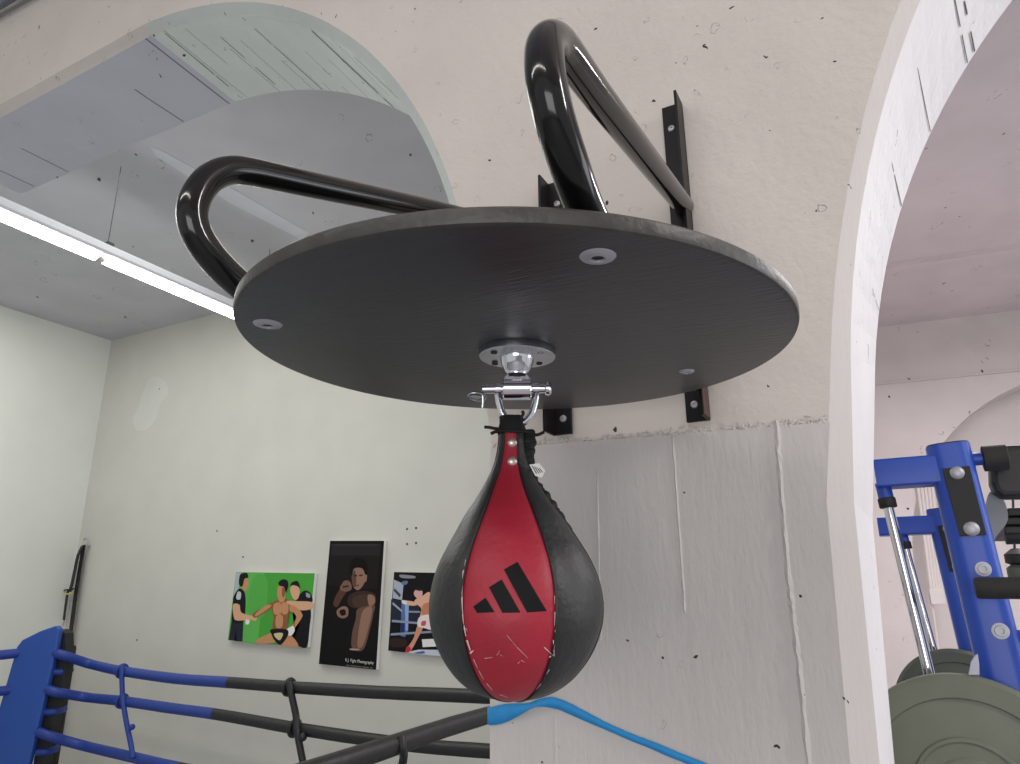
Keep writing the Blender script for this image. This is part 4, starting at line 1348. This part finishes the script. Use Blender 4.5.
# stub, roller sleeve and shoulder pad
s0 = at(974, 459.5, YM + .04); s1_ = at(1003, 457.5, YM + .04)
dx_ = (s1_ - s0)
bm = BM(); tube(bm, [s0 - dx_ * .3, s0 + dx_ * .7], .0145, 20); link('pad_stub', bm, m_blue_paint, mc, smooth=True)
bm = BM(); tube(bm, [s0 + dx_ * .30, s0 + dx_ * .32, s0 + dx_ * 1.13, s0 + dx_ * 1.15], [.027, .029, .029, .027], 28); link('pad_sleeve', bm, m_grip, mc, smooth=True)
pd4 = [at(x, y, YM + .085) for x, y in ((990, 446), (1080, 440), (1100, 496), (1003, 497), (995, 492), (991, 482))]
bm = BM(); prism(bm, pd4, (0, .075, 0)); o = link('shoulder_pad', bm, m_pad, mc, bevel=.014); o['label'] = 'black vinyl shoulder pad'
# grey swing plate and black stack behind the pad
sp4 = spline([at(x, y, YM + .13) for x, y in ((990, 492), (1003, 499), (1008, 515), (1006, 524), (998, 534), (992, 540), (985, 515))], 5, closed=True)
bm = BM(); prism(bm, sp4, (0, .008, 0)); o = link('swing_plate', bm, m_greysteel, mc); o['label'] = 'grey rounded steel swing plate'
for (x, y0_, y1_) in ((1007, 508, 516), (1006, 517, 525), (1004, 526, 534)):
    c4 = [at(x, y0_, YM + .2), at(1090, y0_ - 2, YM + .2), at(1090, y1_ - 1, YM + .2), at(x, y1_, YM + .2)]
    bm = BM(); prism(bm, c4, (0, .3, 0)); link('cushion_layer', bm, m_pad, mc, bevel=.004)
bm = BM()
c = at(1005, 537, YM + .22); tube(bm, [c, c + Vector((.03, .0, .0))], .018, 20); link('rubber_stop', bm, m_rubber, mc, smooth=True)
# small clear clip on the upright above the plate
bm = BM()
tt4 = [at(x, y, 1.835) for x, y in ((968.5, 675), (971, 662), (975, 655.5), (977.8, 654), (979.3, 664), (979.5, 675))]
prism(bm, tt4, (0, .006, 0)); o = link('plastic_clip', bm, m_clear, mc, bevel=.001); o['label'] = 'small frosted plastic clip'

# hanging counterweights behind the machine
hc = at(1016, 565, 3.2)
cw = thing('hanging_weight', 'small black and green weights on a thin cord behind the blue machine', 'weight', hc)
bm = BM(); tube(bm, [at(1013, 500, 3.2), at(1015, 560, 3.2), at(1017, 590, 3.2)], .004, 8); link('cord', bm, m_ink, cw)
bm = BM(); lathe(bm, [(0, .03), (.02, .03), (.045, .01), (.045, -.02), (.02, -.03), (0, -.03)], 24, Matrix.Translation(at(1019, 557, 3.2))); link('weight', bm, m_rubber, cw, smooth=True)
bm = BM(); lathe(bm, [(0, .03), (.015, .03), (.04, .01), (.04, -.02), (.02, -.03), (0, -.03)], 24, Matrix.Translation(at(1020, 571, 3.2))); link('weight', bm, m_plate_dark, cw, smooth=True)


# weight plates, lying against the upright on their pegs
def plate(y0, m, label, R_=.222, th=.045, px_=0.06, pz=EYE - .385):
    root = thing('weight_plate', label, 'weight plate', (px_, y0, pz - R_), 'rubber weight plates on the blue machine')
    M4 = frame((px_, y0, pz), (0, -1, 0), (1, 0, 0))
    bm = BM()
    h = th / 2
    pr = [(.026, -h), (R_ - .008, -h), (R_, -h + .008), (R_, h - .008), (R_ - .008, h), (R_ * .80, h), (R_ * .785, h - .005), (R_ * .765, h - .0055), (R_ * .74, h - .004), (R_ * .47, h - .004), (R_ * .455, h + .001), (R_ * .43, h + .0015), (R_ * .41, h - .002), (R_ * .30, h - .002), (R_ * .28, h + .002), (R_ * .15, h + .002), (.026, h), (.026, -h)]
    lathe(bm, pr, 96, M4)
    o = link('plate_body', bm, m, root, smooth=True)
    bm = BM()
    lathe(bm, [(.0252, -h - .001), (.034, -h - .001), (.034, h + .003), (.0252, h + .003), (.0252, -h - .001)], 48, M4)
    link('hub', bm, m_brushed, root, smooth=True)
    return root


plate(YM - .045, m_plate, 'olive grey weight plate nearest the viewer on the blue machine')
plate(YM + .85 - .045, m_plate_dark, 'smaller darker weight plate behind the chrome rods, on the far upright', .178, .045, .095, EYE - .345)
